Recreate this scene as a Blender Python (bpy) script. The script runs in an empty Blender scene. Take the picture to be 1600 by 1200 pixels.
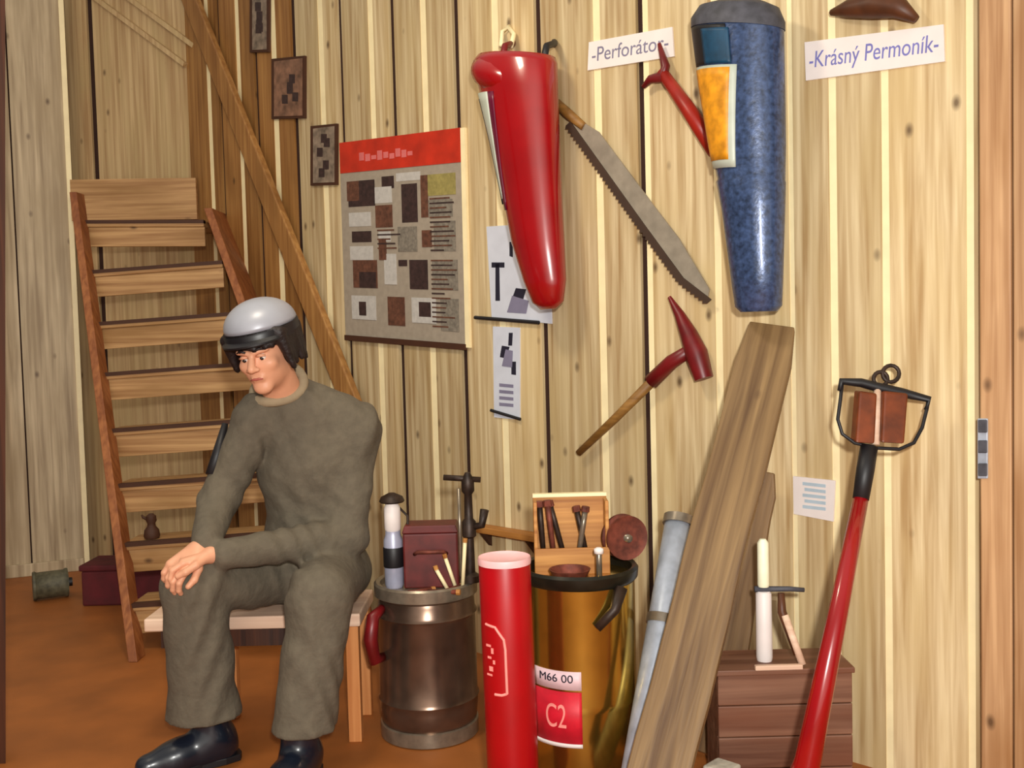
import bpy, bmesh, math, random
import numpy as np
from mathutils import Vector, Matrix
random.seed(7)
SC = bpy.context.scene
COL = SC.collection
# ------------------------------------------------------------------ camera
F = 1555.0
CAMH = 1.25
PITCH, ROLL = math.radians(2.76), math.radians(-1.5)
cam_d = bpy.data.cameras.new('camera'); cam = bpy.data.objects.new('camera', cam_d); COL.objects.link(cam)
cam_d.sensor_fit = 'HORIZONTAL'; cam_d.sensor_width = 36.0; cam_d.lens = 36.0*F/1600.0
cam_d.clip_start = .02
CR = Matrix.Rotation(math.radians(90)-PITCH, 3, 'X') @ Matrix.Rotation(ROLL, 3, 'Z')
cam.matrix_world = Matrix.Translation((0, 0, CAMH)) @ CR.to_4x4()
SC.camera = cam
# ------------------------------------------------------------------ light
w = bpy.data.worlds.new('world'); SC.world = w; w.use_nodes = True
wn = w.node_tree; bgn = wn.nodes['Background']
# the rest of the room as a soft surround: brighter behind the photographer and overhead, dim to the sides
tcw = wn.nodes.new('ShaderNodeTexCoord'); sxw = wn.nodes.new('ShaderNodeSeparateXYZ'); wn.links.new(tcw.outputs['Generated'], sxw.inputs[0])
mrw = wn.nodes.new('ShaderNodeMapRange'); mrw.interpolation_type = 'SMOOTHSTEP'
for i_, v_ in ((1, -.75), (2, -1.0), (3, .12), (4, 1.3)): mrw.inputs[i_].default_value = v_
wn.links.new(sxw.outputs['Y'], mrw.inputs[0])
mzw = wn.nodes.new('ShaderNodeMapRange')
for i_, v_ in ((1, .2), (2, .9), (3, .0), (4, .55)): mzw.inputs[i_].default_value = v_
wn.links.new(sxw.outputs['Z'], mzw.inputs[0])
adw = wn.nodes.new('ShaderNodeMath'); adw.operation = 'ADD'; wn.links.new(mrw.outputs[0], adw.inputs[0]); wn.links.new(mzw.outputs[0], adw.inputs[1])
bgn.inputs[0].default_value = (1.0, .92, .8, 1); wn.links.new(adw.outputs[0], bgn.inputs[1])
def area(name, loc, target, size, power, color):
    d = bpy.data.lights.new(name, 'AREA'); d.size = size; d.energy = power; d.color = color
    o = bpy.data.objects.new(name, d); COL.objects.link(o); o.location = loc
    o.rotation_euler = (Vector(target)-Vector(loc)).to_track_quat('-Z', 'Y').to_euler()
    return o
area('camera_flash', (.12, -.3, 1.5), (.4, 3, 1.0), .10, 84, (1, .98, .93))
area('warm_fill', (-.75, 2.3, 2.9), (-.9, 3.8, .6), .35, 21, (1, .88, .68))  # added warm overhead fill for the left side and the person
SC.view_settings.view_transform = 'Standard'; SC.view_settings.look = 'None'
SC.view_settings.gamma = 1.0; SC.view_settings.exposure = 0.0
# ------------------------------------------------------------------ placing helpers
def ray(px, py):
    d = CR @ Vector(((px-800)/F, (600-py)/F, -1.0))
    return d/d.y
CAM = Vector((0, 0, CAMH))
def P(px, py, Y): return CAM + ray(px, py)*Y
def floorp(px, py):
    d = ray(px, py); return CAM + d*(-CAMH/d.z)
W0 = Vector((.93, 2.83, 0)); UD = Vector((1.03, -1, 0)).normalized()
WA = math.atan2(UD.y, UD.x)
WM = Matrix.Translation(W0) @ Matrix.Rotation(WA, 4, 'Z')     # local x along the wall, -y into the room, z up
WI = WM.inverted()
def wl(px, py, off=0.0):
    o = WI @ CAM; d = WI.to_3x3() @ ray(px, py)
    t = (-off-o.y)/d.y; p = o+d*t
    return p.x, p.z
def wallw(px, py, off=0.0):
    u, z = wl(px, py, off); return WM @ Vector((u, -off, z))
# ------------------------------------------------------------------ materials
def lin(r, g, b):
    f = lambda c: (c/255/12.92) if c/255 <= .04045 else ((c/255+.055)/1.055)**2.4
    return (f(r), f(g), f(b), 1)
def newmat(name):
    m = bpy.data.materials.new(name); m.use_nodes = True
    nt = m.node_tree; return m, nt, nt.nodes['Principled BSDF']
def N(nt, typ, **kw):
    n = nt.nodes.new(typ)
    for k, v in kw.items(): setattr(n, k, v)
    return n
def plain(name, c, rough=.5, metal=0., var=.12, scale=14., bump=.0, coat=0.):
    m, nt, b = newmat(name)
    tc = N(nt, 'ShaderNodeTexCoord'); no = N(nt, 'ShaderNodeTexNoise'); no.inputs['Scale'].default_value = scale
    no.inputs['Detail'].default_value = 6
    nt.links.new(tc.outputs['Object'], no.inputs['Vector'])
    r = N(nt, 'ShaderNodeValToRGB'); c = lin(*c)
    r.color_ramp.elements[0].position = .3; r.color_ramp.elements[1].position = .7
    r.color_ramp.elements[0].color = tuple(x*(1-var) for x in c[:3])+(1,)
    r.color_ramp.elements[1].color = tuple(min(1, x*(1+var)) for x in c[:3])+(1,)
    nt.links.new(no.outputs['Fac'], r.inputs['Fac']); nt.links.new(r.outputs['Color'], b.inputs['Base Color'])
    b.inputs['Roughness'].default_value = rough; b.inputs['Metallic'].default_value = metal
    b.inputs['Coat Weight'].default_value = coat; b.inputs['Coat Roughness'].default_value = .08
    if bump:
        bp = N(nt, 'ShaderNodeBump'); bp.inputs['Strength'].default_value = bump; bp.inputs['Distance'].default_value = .01
        nt.links.new(no.outputs['Fac'], bp.inputs['Height']); nt.links.new(bp.outputs['Normal'], b.inputs['Normal'])
    return m
def wood(name, c1, c2, c3=None, axis='Z', knots=.0, rough=.55, fine=55., seed=0., knotc=(70, 42, 18), bump=.15):
    """grain running along axis; c1 dark, c2 light, c3 tint patches; optional knots"""
    m, nt, b = newmat(name)
    L = nt.links.new
    tc = N(nt, 'ShaderNodeTexCoord'); at = N(nt, 'ShaderNodeAttribute'); at.attribute_name = 'tone'
    ad = N(nt, 'ShaderNodeVectorMath', operation='MULTIPLY_ADD')
    ad.inputs[1].default_value = (1, 1, 1)
    cx = N(nt, 'ShaderNodeCombineXYZ')
    mu = N(nt, 'ShaderNodeMath', operation='MULTIPLY'); mu.inputs[1].default_value = 37.0
    L(at.outputs['Fac'], mu.inputs[0])
    for i in range(3): L(mu.outputs[0], cx.inputs[i])
    L(tc.outputs['Object'], ad.inputs[0]); L(cx.outputs[0], ad.inputs[2])
    mp = N(nt, 'ShaderNodeMapping'); s = {'X': 0, 'Y': 1, 'Z': 2}[axis]
    sc = [fine]*3; sc[s] = 1.6; mp.inputs['Scale'].default_value = sc; mp.inputs['Location'].default_value = (seed, seed, seed)
    L(ad.outputs[0], mp.inputs['Vector'])
    n1 = N(nt, 'ShaderNodeTexNoise'); n1.inputs['Scale'].default_value = 1; n1.inputs['Detail'].default_value = 5
    n1.inputs['Distortion'].default_value = .4
    L(mp.outputs[0], n1.inputs['Vector'])
    r = N(nt, 'ShaderNodeValToRGB'); r.color_ramp.elements[0].position = .32; r.color_ramp.elements[1].position = .66
    r.color_ramp.elements[0].color = lin(*c1); r.color_ramp.elements[1].color = lin(*c2)
    L(n1.outputs['Fac'], r.inputs['Fac'])
    col = r.outputs['Color']
    mp2 = N(nt, 'ShaderNodeMapping'); sc = [9.]*3; sc[s] = 2.2; mp2.inputs['Scale'].default_value = sc
    L(ad.outputs[0], mp2.inputs['Vector'])
    n2 = N(nt, 'ShaderNodeTexNoise'); n2.inputs['Scale'].default_value = 1.; n2.inputs['Detail'].default_value = 3
    L(mp2.outputs[0], n2.inputs['Vector'])
    r2 = N(nt, 'ShaderNodeValToRGB'); r2.color_ramp.elements[0].position = .45; r2.color_ramp.elements[1].position = .72
    r2.color_ramp.elements[0].color = (0, 0, 0, 1); r2.color_ramp.elements[1].color = (.7, .7, .7, 1)
    L(n2.outputs['Fac'], r2.inputs['Fac'])
    mx = N(nt, 'ShaderNodeMix', data_type='RGBA'); L(r2.outputs['Color'], mx.inputs['Factor'])
    L(col, mx.inputs['A']); mx.inputs['B'].default_value = lin(*(c3 or c1)); col = mx.outputs['Result']
    if knots:
        kp = N(nt, 'ShaderNodeMapping'); sc = [11.]*3; sc[s] = 6.5; kp.inputs['Scale'].default_value = sc
        L(ad.outputs[0], kp.inputs['Vector'])
        v = N(nt, 'ShaderNodeTexVoronoi'); v.inputs['Scale'].default_value = 1; v.inputs['Randomness'].default_value = 1
        L(kp.outputs[0], v.inputs['Vector'])
        kr = N(nt, 'ShaderNodeValToRGB'); e = kr.color_ramp.elements
        e[0].position = .04; e[0].color = (1, 1, 1, 1); e[1].position = .16; e[1].color = (0, 0, 0, 1)
        L(v.outputs['Distance'], kr.inputs['Fac'])
        sx = N(nt, 'ShaderNodeSeparateColor'); L(v.outputs['Color'], sx.inputs[0])
        th = N(nt, 'ShaderNodeMath', operation='LESS_THAN'); th.inputs[1].default_value = knots
        L(sx.outputs[0], th.inputs[0])
        m2 = N(nt, 'ShaderNodeMath', operation='MULTIPLY'); L(kr.outputs['Color'], m2.inputs[0]); L(th.outputs[0], m2.inputs[1])
        m3 = N(nt, 'ShaderNodeMath', operation='MULTIPLY'); L(m2.outputs[0], m3.inputs[0]); m3.inputs[1].default_value = .8
        mk = N(nt, 'ShaderNodeMix', data_type='RGBA'); L(m3.outputs[0], mk.inputs['Factor'])
        L(col, mk.inputs['A']); mk.inputs['B'].default_value = lin(*knotc); col = mk.outputs['Result']
    hs = N(nt, 'ShaderNodeHueSaturation')
    mv = N(nt, 'ShaderNodeMath', operation='MULTIPLY_ADD'); mv.inputs[1].default_value = 1.; mv.inputs[2].default_value = 1.
    L(at.outputs['Fac'], mv.inputs[0]); L(mv.outputs[0], hs.inputs['Value']); L(col, hs.inputs['Color'])
    L(hs.outputs['Color'], b.inputs['Base Color'])
    b.inputs['Roughness'].default_value = rough
    bp = N(nt, 'ShaderNodeBump'); bp.inputs['Strength'].default_value = bump; bp.inputs['Distance'].default_value = .004
    L(n1.outputs['Fac'], bp.inputs['Height']); L(bp.outputs['Normal'], b.inputs['Normal'])
    return m
M = {}
M['pine'] = wood('pine_cladding', (172, 140, 94), (226, 205, 162), (204, 178, 126), knots=.65, fine=42., seed=3)
M['pine_shaded'] = wood('shaded_brown_pine', (140, 92, 44), (178, 130, 72), (120, 78, 34), knots=.2, seed=5)  # brown pine with the wall's shade in its colour; handrail shares it
M['pale'] = plain('pale_wood', (250, 232, 184), .5, var=.06)
M['groove'] = plain('dark_gap', (46, 20, 8), .9)
M['panel'] = wood('panel_pine', (150, 128, 98), (206, 186, 152), (160, 138, 104), knots=.4, seed=11, fine=40)
M['back'] = wood('back_pine', (168, 134, 92), (206, 178, 132), (184, 160, 112), knots=.6, seed=17)
M['tread'] = wood('tread_pine', (148, 104, 60), (198, 156, 104), (138, 98, 46), axis='X', knots=.35, seed=23)
M['string'] = wood('reddish_stringer_wood', (128, 70, 32), (168, 104, 56), (116, 58, 24), knots=.1, seed=29)
M['orange'] = wood('orange_post_wood', (164, 120, 80), (206, 164, 120), (156, 108, 62), knots=.2, seed=31)
M['floor'] = plain('orange_brown_floor', (158, 92, 38), .55, var=.16, scale=5, bump=.05)
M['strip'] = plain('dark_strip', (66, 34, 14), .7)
M['darkwood'] = wood('dark_stained_wood', (46, 20, 8), (80, 40, 18), None, knots=0)
M['bench'] = wood('bench_wood', (214, 176, 150), (238, 206, 180), None, axis='X')
M['orangebench'] = wood('bench_leg_wood', (190, 116, 58), (222, 152, 90), None)
M['red'] = plain('glossy_red', (148, 4, 12), .25, var=.12, scale=8, coat=.6)
M['redtube'] = plain('red_enamel', (166, 0, 12), .35, var=.1, scale=9)
M['white'] = plain('white_paint', (236, 226, 222), .5, var=.04)
M['pinkwhite'] = plain('faded_print', (250, 150, 140), .6, var=.1)
M['offpanel'] = plain('pale_grey_panel', (190, 198, 184), .4, var=.1)
M['purple'] = plain('dark_purple_trim', (96, 10, 44), .3, var=.2)
M['blue'] = plain('blue_vinyl', (54, 72, 108), .32, metal=.2, var=.55, scale=70, bump=.12, coat=.5)
M['black'] = plain('black_trim', (22, 20, 24), .5)
M['teal'] = plain('teal_patch', (10, 62, 92), .5, var=.3, scale=30)
M['yellow'] = plain('orange_yellow_patch', (226, 150, 26), .5, var=.35, scale=28)
M['greydark'] = plain('dark_grey_cap', (70, 70, 78), .6, var=.35, scale=30)
M['steel'] = plain('grey_saw_steel', (156, 146, 130), .55, metal=.3, var=.15, scale=25)
M['sawdark'] = plain('dark_edge', (62, 44, 32), .6)
M['galv'] = plain('galvanised_steel', (176, 184, 198), .4, metal=.25, var=.2, scale=26)
M['maroon'] = plain('dark_red_iron', (110, 16, 20), .4, var=.3)
M['redpaint'] = plain('brick_red_paint', (158, 32, 18), .4, var=.2)
M['haft'] = wood('hammer_haft_wood', (118, 80, 30), (156, 112, 52), None, axis='X')
M['plank'] = wood('rough_plank_wood', (86, 58, 28), (146, 116, 74), (112, 82, 44), knots=.2, seed=41, fine=42, bump=.5)
M['plank2'] = wood('old_plank_wood', (92, 64, 36), (146, 114, 74), (110, 80, 44), knots=.1, seed=47, fine=28, bump=.5)
M['keg'] = plain('brown_keg_metal', (112, 90, 76), .26, metal=.75, var=.3, scale=12)
M['kegrim'] = plain('grey_keg_rim', (140, 128, 112), .3, metal=.6, var=.25, scale=30)
M['gold'] = plain('brass_coloured_metal', (190, 156, 70), .16, metal=.95, var=.15, scale=10)
M['goldrim'] = plain('blackened_rim', (40, 38, 30), .3, metal=.5, var=.4)
M['rust'] = plain('rusty_iron', (110, 54, 40), .6, metal=.3, var=.5, scale=40)
M['iron'] = plain('dark_iron', (52, 38, 30), .5, metal=.4, var=.5, scale=40)
M['crate'] = wood('brown_crate_wood', (92, 54, 36), (136, 96, 74), (112, 62, 38), axis='X', knots=.1, seed=53, fine=34)
M['crateorange'] = wood('orange_box_wood', (156, 96, 36), (206, 146, 76), None, axis='X', seed=59)
M['paper'] = plain('poster_paper', (158, 146, 130), .6, var=.08, scale=40)
M['print_dark'] = plain('print_dark', (54, 36, 34), .6, var=.4, scale=60)
M['print_brown'] = plain('print_brown', (96, 60, 44), .6, var=.4, scale=60)
M['print_grey'] = plain('print_grey', (124, 116, 104), .6, var=.3, scale=80)
M['print_light'] = plain('print_light', (188, 184, 178), .6, var=.1, scale=60)
M['print_olive'] = plain('print_olive', (148, 136, 78), .6, var=.2, scale=60)
M['header'] = plain('red_header', (188, 44, 20), .5, var=.2, scale=12)
M['headprint'] = plain('pink_header_print', (214, 110, 108), .5)
M['bluepaper'] = plain('bluish_paper', (206, 210, 222), .55, var=.06)
M['ink'] = plain('black_ink', (28, 26, 44), .6)
M['inkgrey'] = plain('grey_ink', (126, 122, 146), .6)
M['inkblue'] = plain('blue_ink', (118, 118, 186), .6)
M['brownleather'] = plain('brown_leather', (84, 44, 18), .5, var=.3, scale=20)
M['photo'] = plain('mottled_photo', (124, 90, 70), .5, var=.5, scale=26)
M['photo2'] = plain('grey_mottled_photo', (128, 112, 96), .5, var=.5, scale=30)
M['skin'] = plain('skin', (222, 160, 126), .5, var=.06, scale=20)
M['lip'] = plain('lip', (176, 92, 80), .5)
M['eye'] = plain('eye_white', (226, 216, 206), .3)
M['pupil'] = plain('iris_dark', (34, 22, 18), .3)
M['hair'] = plain('black_hair', (26, 14, 14), .55, var=.4, scale=60, bump=.5)
M['coverall'] = plain('grey_green_cloth', (98, 89, 74), .9, var=.12, scale=34, bump=.5)
M['collar'] = plain('worn_collar', (158, 140, 112), .9, var=.1, scale=30)
M['helmet'] = plain('silver_grey_helmet', (158, 160, 170), .38, metal=.1, var=.05)
M['helmetband'] = plain('black_helmet_band', (20, 18, 22), .4)
M['boot'] = plain('black_rubber_boot', (20, 26, 38), .3, var=.2, coat=.3)
M['cloth_red'] = plain('dark_red_cloth', (84, 16, 22), .8, var=.3)
M['greystone'] = plain('dark_grey_metal', (88, 84, 64), .6, var=.4, scale=40)
M['redbrown'] = plain('dark_red_box', (92, 26, 24), .45, var=.35, scale=20)
M['lantern'] = plain('bluish_enamel', (176, 178, 200), .35, metal=.3, var=.2)
# ------------------------------------------------------------------ mesh helpers
def finish(name, bm, mats, parent=None, smooth=False, bevel=0., mw=None, autos=False):
    me = bpy.data.meshes.new(name); bmesh.ops.recalc_face_normals(bm, faces=bm.faces[:]); bm.to_mesh(me); bm.free()
    o = bpy.data.objects.new(name, me); COL.objects.link(o)
    for m in (mats if isinstance(mats, (list, tuple)) else [mats]): me.materials.append(M[m] if isinstance(m, str) else m)
    if smooth or autos:
        me.polygons.foreach_set('use_smooth', [True]*len(me.polygons))
        if autos: me.set_sharp_from_angle(angle=math.radians(40))
    if bevel:
        b = o.modifiers.new('bevel', 'BEVEL'); b.width = bevel; b.segments = 2; b.limit_method = 'ANGLE'
    if parent is not None: o.parent = parent
    if mw is not None: o.matrix_world = mw
    return o
def thing(name, label, cat, loc=(0, 0, 0), rotz=0., group=None):
    o = bpy.data.objects.new(name, None); COL.objects.link(o); o.empty_display_size = .1
    o.location = loc; o.rotation_euler = (0, 0, rotz); tag(o, label, cat, group); return o
def tag(o, label, cat, group=None):
    o['label'] = label; o['category'] = cat
    if group: o['group'] = group
    return o
def struct(name, bm, mats, mw=None, **k):
    o = finish(name, bm, mats, None, mw=mw, **k); o['kind'] = 'structure'; return o
def BM(): return bmesh.new()
def box(bm, x0, x1, y0, y1, z0, z1, mi=0, tone=None):
    v = [bm.verts.new(p) for p in ((x0,y0,z0),(x1,y0,z0),(x1,y1,z0),(x0,y1,z0),(x0,y0,z1),(x1,y0,z1),(x1,y1,z1),(x0,y1,z1))]
    fs = [bm.faces.new([v[i] for i in f]) for f in ((0,1,2,3),(4,7,6,5),(0,4,5,1),(1,5,6,2),(2,6,7,3),(3,7,4,0))]
    lay = bm.faces.layers.float.get('tone')
    for f in fs:
        f.material_index = mi
        if tone is not None and lay: f[lay] = tone
    return fs
def hexa(bm, pts, mi=0):
    v = [bm.verts.new(p) for p in pts]
    for f in ((0,1,2,3),(4,7,6,5),(0,4,5,1),(1,5,6,2),(2,6,7,3),(3,7,4,0)): bm.faces.new([v[i] for i in f]).material_index = mi
def prism(bm, pts, off, mi=0):
    """closed outline pts (3D) extruded by vector off"""
    a = [bm.verts.new(p) for p in pts]; b = [bm.verts.new(Vector(p)+Vector(off)) for p in pts]; n = len(pts)
    bm.faces.new(a).material_index = mi; bm.faces.new(b[::-1]).material_index = mi
    for i in range(n): bm.faces.new([a[i], b[i], b[(i+1) % n], a[(i+1) % n]]).material_index = mi
def ring_frame(d):
    d = Vector(d).normalized(); a = Vector((0, 0, 1)) if abs(d.z) < .9 else Vector((1, 0, 0))
    x = d.cross(a).normalized(); return x, d.cross(x).normalized()
def tube(bm, pts, rad, seg=14, cap=True, mi=0, flat=1.):
    pts = [Vector(p) for p in pts]; rad = rad if isinstance(rad, (list, tuple)) else [rad]*len(pts)
    rings = []; x, y = None, None
    for i, p in enumerate(pts):
        d = (pts[min(i+1, len(pts)-1)]-pts[max(i-1, 0)])
        if x is None: x, y = ring_frame(d)
        else:
            dn = d.normalized(); x = (x-dn*x.dot(dn)).normalized(); y = dn.cross(x)
        rings.append([bm.verts.new(p+(x*math.cos(t)+y*math.sin(t)*flat)*rad[i]) for t in [2*math.pi*k/seg for k in range(seg)]])
    for a, b in zip(rings, rings[1:]):
        for k in range(seg): bm.faces.new([a[k], a[(k+1) % seg], b[(k+1) % seg], b[k]]).material_index = mi
    if cap: bm.faces.new(rings[0][::-1]).material_index = mi; bm.faces.new(rings[-1]).material_index = mi
def lathe(bm, prof, seg=40, c=(0, 0, 0), mi=0, close=True):
    """prof: list of (r,z) bottom to top (open profile, capped where r>0 at the ends)"""
    rings = []
    for r, z in prof:
        rings.append([bm.verts.new((c[0]+r*math.cos(2*math.pi*k/seg), c[1]+r*math.sin(2*math.pi*k/seg), c[2]+z)) for k in range(seg)])
    for a, b in zip(rings, rings[1:]):
        for k in range(seg): bm.faces.new([a[k], a[(k+1) % seg], b[(k+1) % seg], b[k]]).material_index = mi
    if close: bm.faces.new(rings[0][::-1]).material_index = mi; bm.faces.new(rings[-1]).material_index = mi
def loft(bm, rings, cap=True, mi=0):
    vs = [[bm.verts.new(p) for p in r] for r in rings]; n = len(vs[0])
    for a, b in zip(vs, vs[1:]):
        for k in range(n): bm.faces.new([a[k], a[(k+1) % n], b[(k+1) % n], b[k]]).material_index = mi
    if cap: bm.faces.new(vs[0][::-1]).material_index = mi; bm.faces.new(vs[-1]).material_index = mi
def text_bm(s, size, mw, extrude=.0006, shear=0., width=None):
    """text as mesh in a bmesh; mw maps text plane (x right, y up, z out)"""
    cu = bpy.data.curves.new('text', 'FONT'); cu.body = s; cu.size = size; cu.extrude = extrude; cu.align_x = 'CENTER'; cu.align_y = 'CENTER'
    cu.shear = shear
    o = bpy.data.objects.new('text', cu); COL.objects.link(o)
    dg = bpy.context.evaluated_depsgraph_get(); me = bpy.data.meshes.new_from_object(o.evaluated_get(dg))
    bm = BM(); bm.from_mesh(me); bpy.data.objects.remove(o); bpy.data.curves.remove(cu); bpy.data.meshes.remove(me)
    if width:
        xs = [v.co.x for v in bm.verts]; k = width/(max(xs)-min(xs)); bmesh.ops.scale(bm, vec=(k, 1, 1), verts=bm.verts)
    bmesh.ops.transform(bm, matrix=mw, verts=bm.verts); return bm
def prism_wall(bm, pxs, u0, z0, d0, d1, mi=0):
    """outline given as photo points on the main wall, thickness from d0 to d1 off the wall"""
    pts = []
    for px, py in pxs:
        u, z = wl(px, py, d1); pts.append((u-u0, -d1, z-z0))
    prism(bm, pts, (0, d1-d0, 0), mi)
def wthing(name, label, cat, px, py, off=0., group=None):
    u, z = wl(px, py, off); o = thing(name, label, cat, WM @ Vector((u, 0, z)), WA, group); return o, u, z
def wpt(px, py, off, u0, z0):
    u, z = wl(px, py, off); return Vector((u-u0, -off, z-z0))
# ------------------------------------------------------------------ setting
bm = BM(); box(bm, -5.5, 4.5, -1.5, 8.5, -.1, 0); struct('floor', bm, 'floor')
# main clad wall: boards between seams; D = dark open gap, L = pale edge strip
uc = wl(312, 600)[0]; ue = 2.2
seams = [(345,'L',6),(362,'D',5),(392,'L',6),(418,'D',6),(447,'L',8),(477,'D',8),(520,'L',8),(549,'D',7),(597,'L',8),(629,'D',8),(678,'L',9),(727,'D',9),(788,'L',10),(853,'D',10),
         (944,'L',11),(1009,'D',9),(1019,'L',9),(1125,'L',11),(1240,'L',8),(1305,'L',12),(1386,'L',12),(1517,'L',12)]
HW = 3.3
def clad(bm, u0, u1, seams, h=HW, shade_until=None, thick=.02, amp=.2):
    lay = bm.faces.layers.float.new('tone'); cur = u0
    for (uu, ty, wd) in seams+[(u1, 'E', 0)]:
        a, b = cur, uu-wd/2
        if b-a > .004:
            mi = 1 if (shade_until is not None and b < shade_until) else 0
            t = random.uniform(-amp, amp*.6)
            box(bm, a, b, 0, thick, 0, h, mi, t)
        if ty == 'D': box(bm, b, uu+wd/2, .014, thick+.004, 0, h, 3)
        if ty == 'L': box(bm, b, uu+wd/2, .002, thick, 0, h, 2)
        cur = uu+wd/2
def px2m(px, n):
    return wl(px+n/2, 600)[0]-wl(px-n/2, 600)[0]
bm = BM()
sm = [(wl(p, 600)[0], t, px2m(p, n)) for p, t, n in seams]
clad(bm, uc, ue, sm, shade_until=wl(476, 600)[0])  # boards up to here take the darker pine, painting in their shade
struct('wall_right', bm, ['pine', 'pine_shaded', 'pale', 'groove'], WM)
# back wall behind the stairs
B1 = WM @ Vector((uc, 0, 0)); B0 = P(-60, 900, 6.1); B0.z = 0
bd = (B1-B0); ba = math.atan2(bd.y, bd.x); BMt = Matrix.Translation(B0) @ Matrix.Rotation(ba, 4, 'Z'); BI = BMt.inverted()
def bl(px, py):
    o = BI @ CAM; d = BI.to_3x3() @ ray(px, py); t = -o.y/d.y; p = o+d*t; return p.x, p.z
bm = BM(); pb = lambda p, n: bl(p+n/2, 300)[0]-bl(p-n/2, 300)[0]
clad(bm, -.6, bd.length, [(bl(20, 300)[0], 'D', pb(20, 6)), (bl(60, 300)[0], 'L', pb(60, 6)), (bl(108, 300)[0], 'D', pb(108, 12)), (bl(152, 300)[0], 'D', pb(152, 9)), (bl(311, 300)[0], 'L', pb(311, 7))], amp=.05)
struct('wall_back', bm, ['back', 'back', 'pale', 'groove'], BMt)
# left partition panel with pale edge board
L0 = floorp(-250, 932); L1 = floorp(136, 890)
ld = L1-L0; la = math.atan2(ld.y, ld.x); LM = Matrix.Translation(L0) @ Matrix.Rotation(la, 4, 'Z'); LI = LM.inverted()
def ll(px, py):
    o = LI @ CAM; d = LI.to_3x3() @ ray(px, py); t = -o.y/d.y; p = o+d*t; return p.x, p.z
bm = BM(); lu = ld.length; e0 = ll(119, 600)[0]
clad(bm, 0, e0, [(ll(36, 600)[0], 'D', .008)], amp=.04)
struct('wall_left', bm, ['panel', 'panel', 'pale', 'groove'], LM)
bm = BM(); box(bm, e0, e0+.028, -.018, .04, .0, HW); struct('trim_1', bm, 'pale', LM, bevel=.003)
bm = BM(); box(bm, 0, e0-.002, -.016, .0, 0, .07); struct('baseboard_left', bm, 'panel', LM, bevel=.004)
# heavy orange post at the right end of the wall
u1 = wl(1531, 600, .05)[0]
bm = BM(); lay = bm.faces.layers.float.new('tone')
box(bm, u1, u1+.075, -.05, -.001, 0, HW, 0, .06); box(bm, u1+.079, u1+.42, -.05, -.001, 0, HW, 0, -.05)
struct('trim_2', bm, 'orange', WM, bevel=.004)
# dark post just inside the left edge of the view
Yp = 2.95; f0 = floorp(9, 1195); f0 = P(9, 1195, Yp); f0.z = 0; f1 = P(8, -60, Yp); X = Vector((-.12, 0, 0)); D = Vector((-.06, .1, 0))
bm = BM(); hexa(bm, [f0, f0+X, f0+X+D, f0+D, f1, f1+X, f1+X+D, f1+D]); struct('trim_3', bm, 'darkwood')
# ------------------------------------------------------------------ stairs
st = thing('staircase', 'steep open wooden staircase rising behind the seated person', 'staircase', P(205, 1030, 3.95))
SL = Vector(st.location)
yk = [945, 850, 758, 672, 584, 505, 424, 345]
lys, rys = [], []
for k, y in enumerate(yk):
    Y = 4.0+.13*k
    xl = 66+.138*y+6; xr = 318+.37*(y-345)
    yl = y; yr = y-.075*(xr-xl)+(.075*190 if k == 7 else 0)
    a, b = P(xl, yl, Y), P(xr, yr, Y)
    back = Vector((0, .2 if k < 7 else .42, 0))
    t = .03; ap = .095
    bm = BM()
    up = Vector((0, 0, 1))
    hexa(bm, [a-up*t-SL, b-up*t-SL, b+back-up*t-SL, a+back-up*t-SL, a-SL, b-SL, b+back-SL, a+back-SL])
    tr = finish('tread', bm, 'tread', st, bevel=.003)
    bm = BM(); f = Vector((0, .012, 0)); g = Vector((0, .034, 0))
    hexa(bm, [a+f-up*(t+ap)-SL, b+f-up*(t+ap)-SL, b+g-up*(t+ap)-SL, a+g-up*(t+ap)-SL, a+f-up*t-SL, b+f-up*t-SL, b+g-up*t-SL, a+g-up*t-SL])
    finish('apron_board', bm, 'tread', tr, bevel=.002)
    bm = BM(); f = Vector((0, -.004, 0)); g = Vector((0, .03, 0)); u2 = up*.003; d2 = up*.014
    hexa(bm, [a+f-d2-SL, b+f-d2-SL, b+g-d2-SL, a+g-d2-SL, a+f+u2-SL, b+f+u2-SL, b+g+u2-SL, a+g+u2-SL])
    finish('dark_front_strip', bm, 'strip', tr)  # thin dark strip along the tread's front edge
def stringer(b, t, wx, dy):
    bm = BM(); b = b-SL; t = t-SL
    b.z = -SL.z+.001; X = Vector((wx, 0, 0)); D = Vector((0, dy, 0)); 
    hexa(bm, [b, b+X, b+X+D, b+D, t, t+X, t+X+D, t+D]); return finish('stringer', bm, 'string', st, bevel=.003)
stringer(P(200, 1030, 3.88), P(108, 300, 4.92), .036, .09)
stringer(P(566, 985, 3.88), P(318, 325, 4.92), .04, .26)
# upright board closing the top landing
a, b = P(112, 345, 5.28), P(308, 342, 5.28)
bm = BM(); D = Vector((0, .025, 0)); U = Vector((0, 0, .215))
hexa(bm, [a-SL, b-SL, b+D-SL, a+D-SL, a+U-SL, b+U-SL, b+U+D-SL, a+U+D-SL]); finish('riser_board', bm, 'tread', st)
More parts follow.
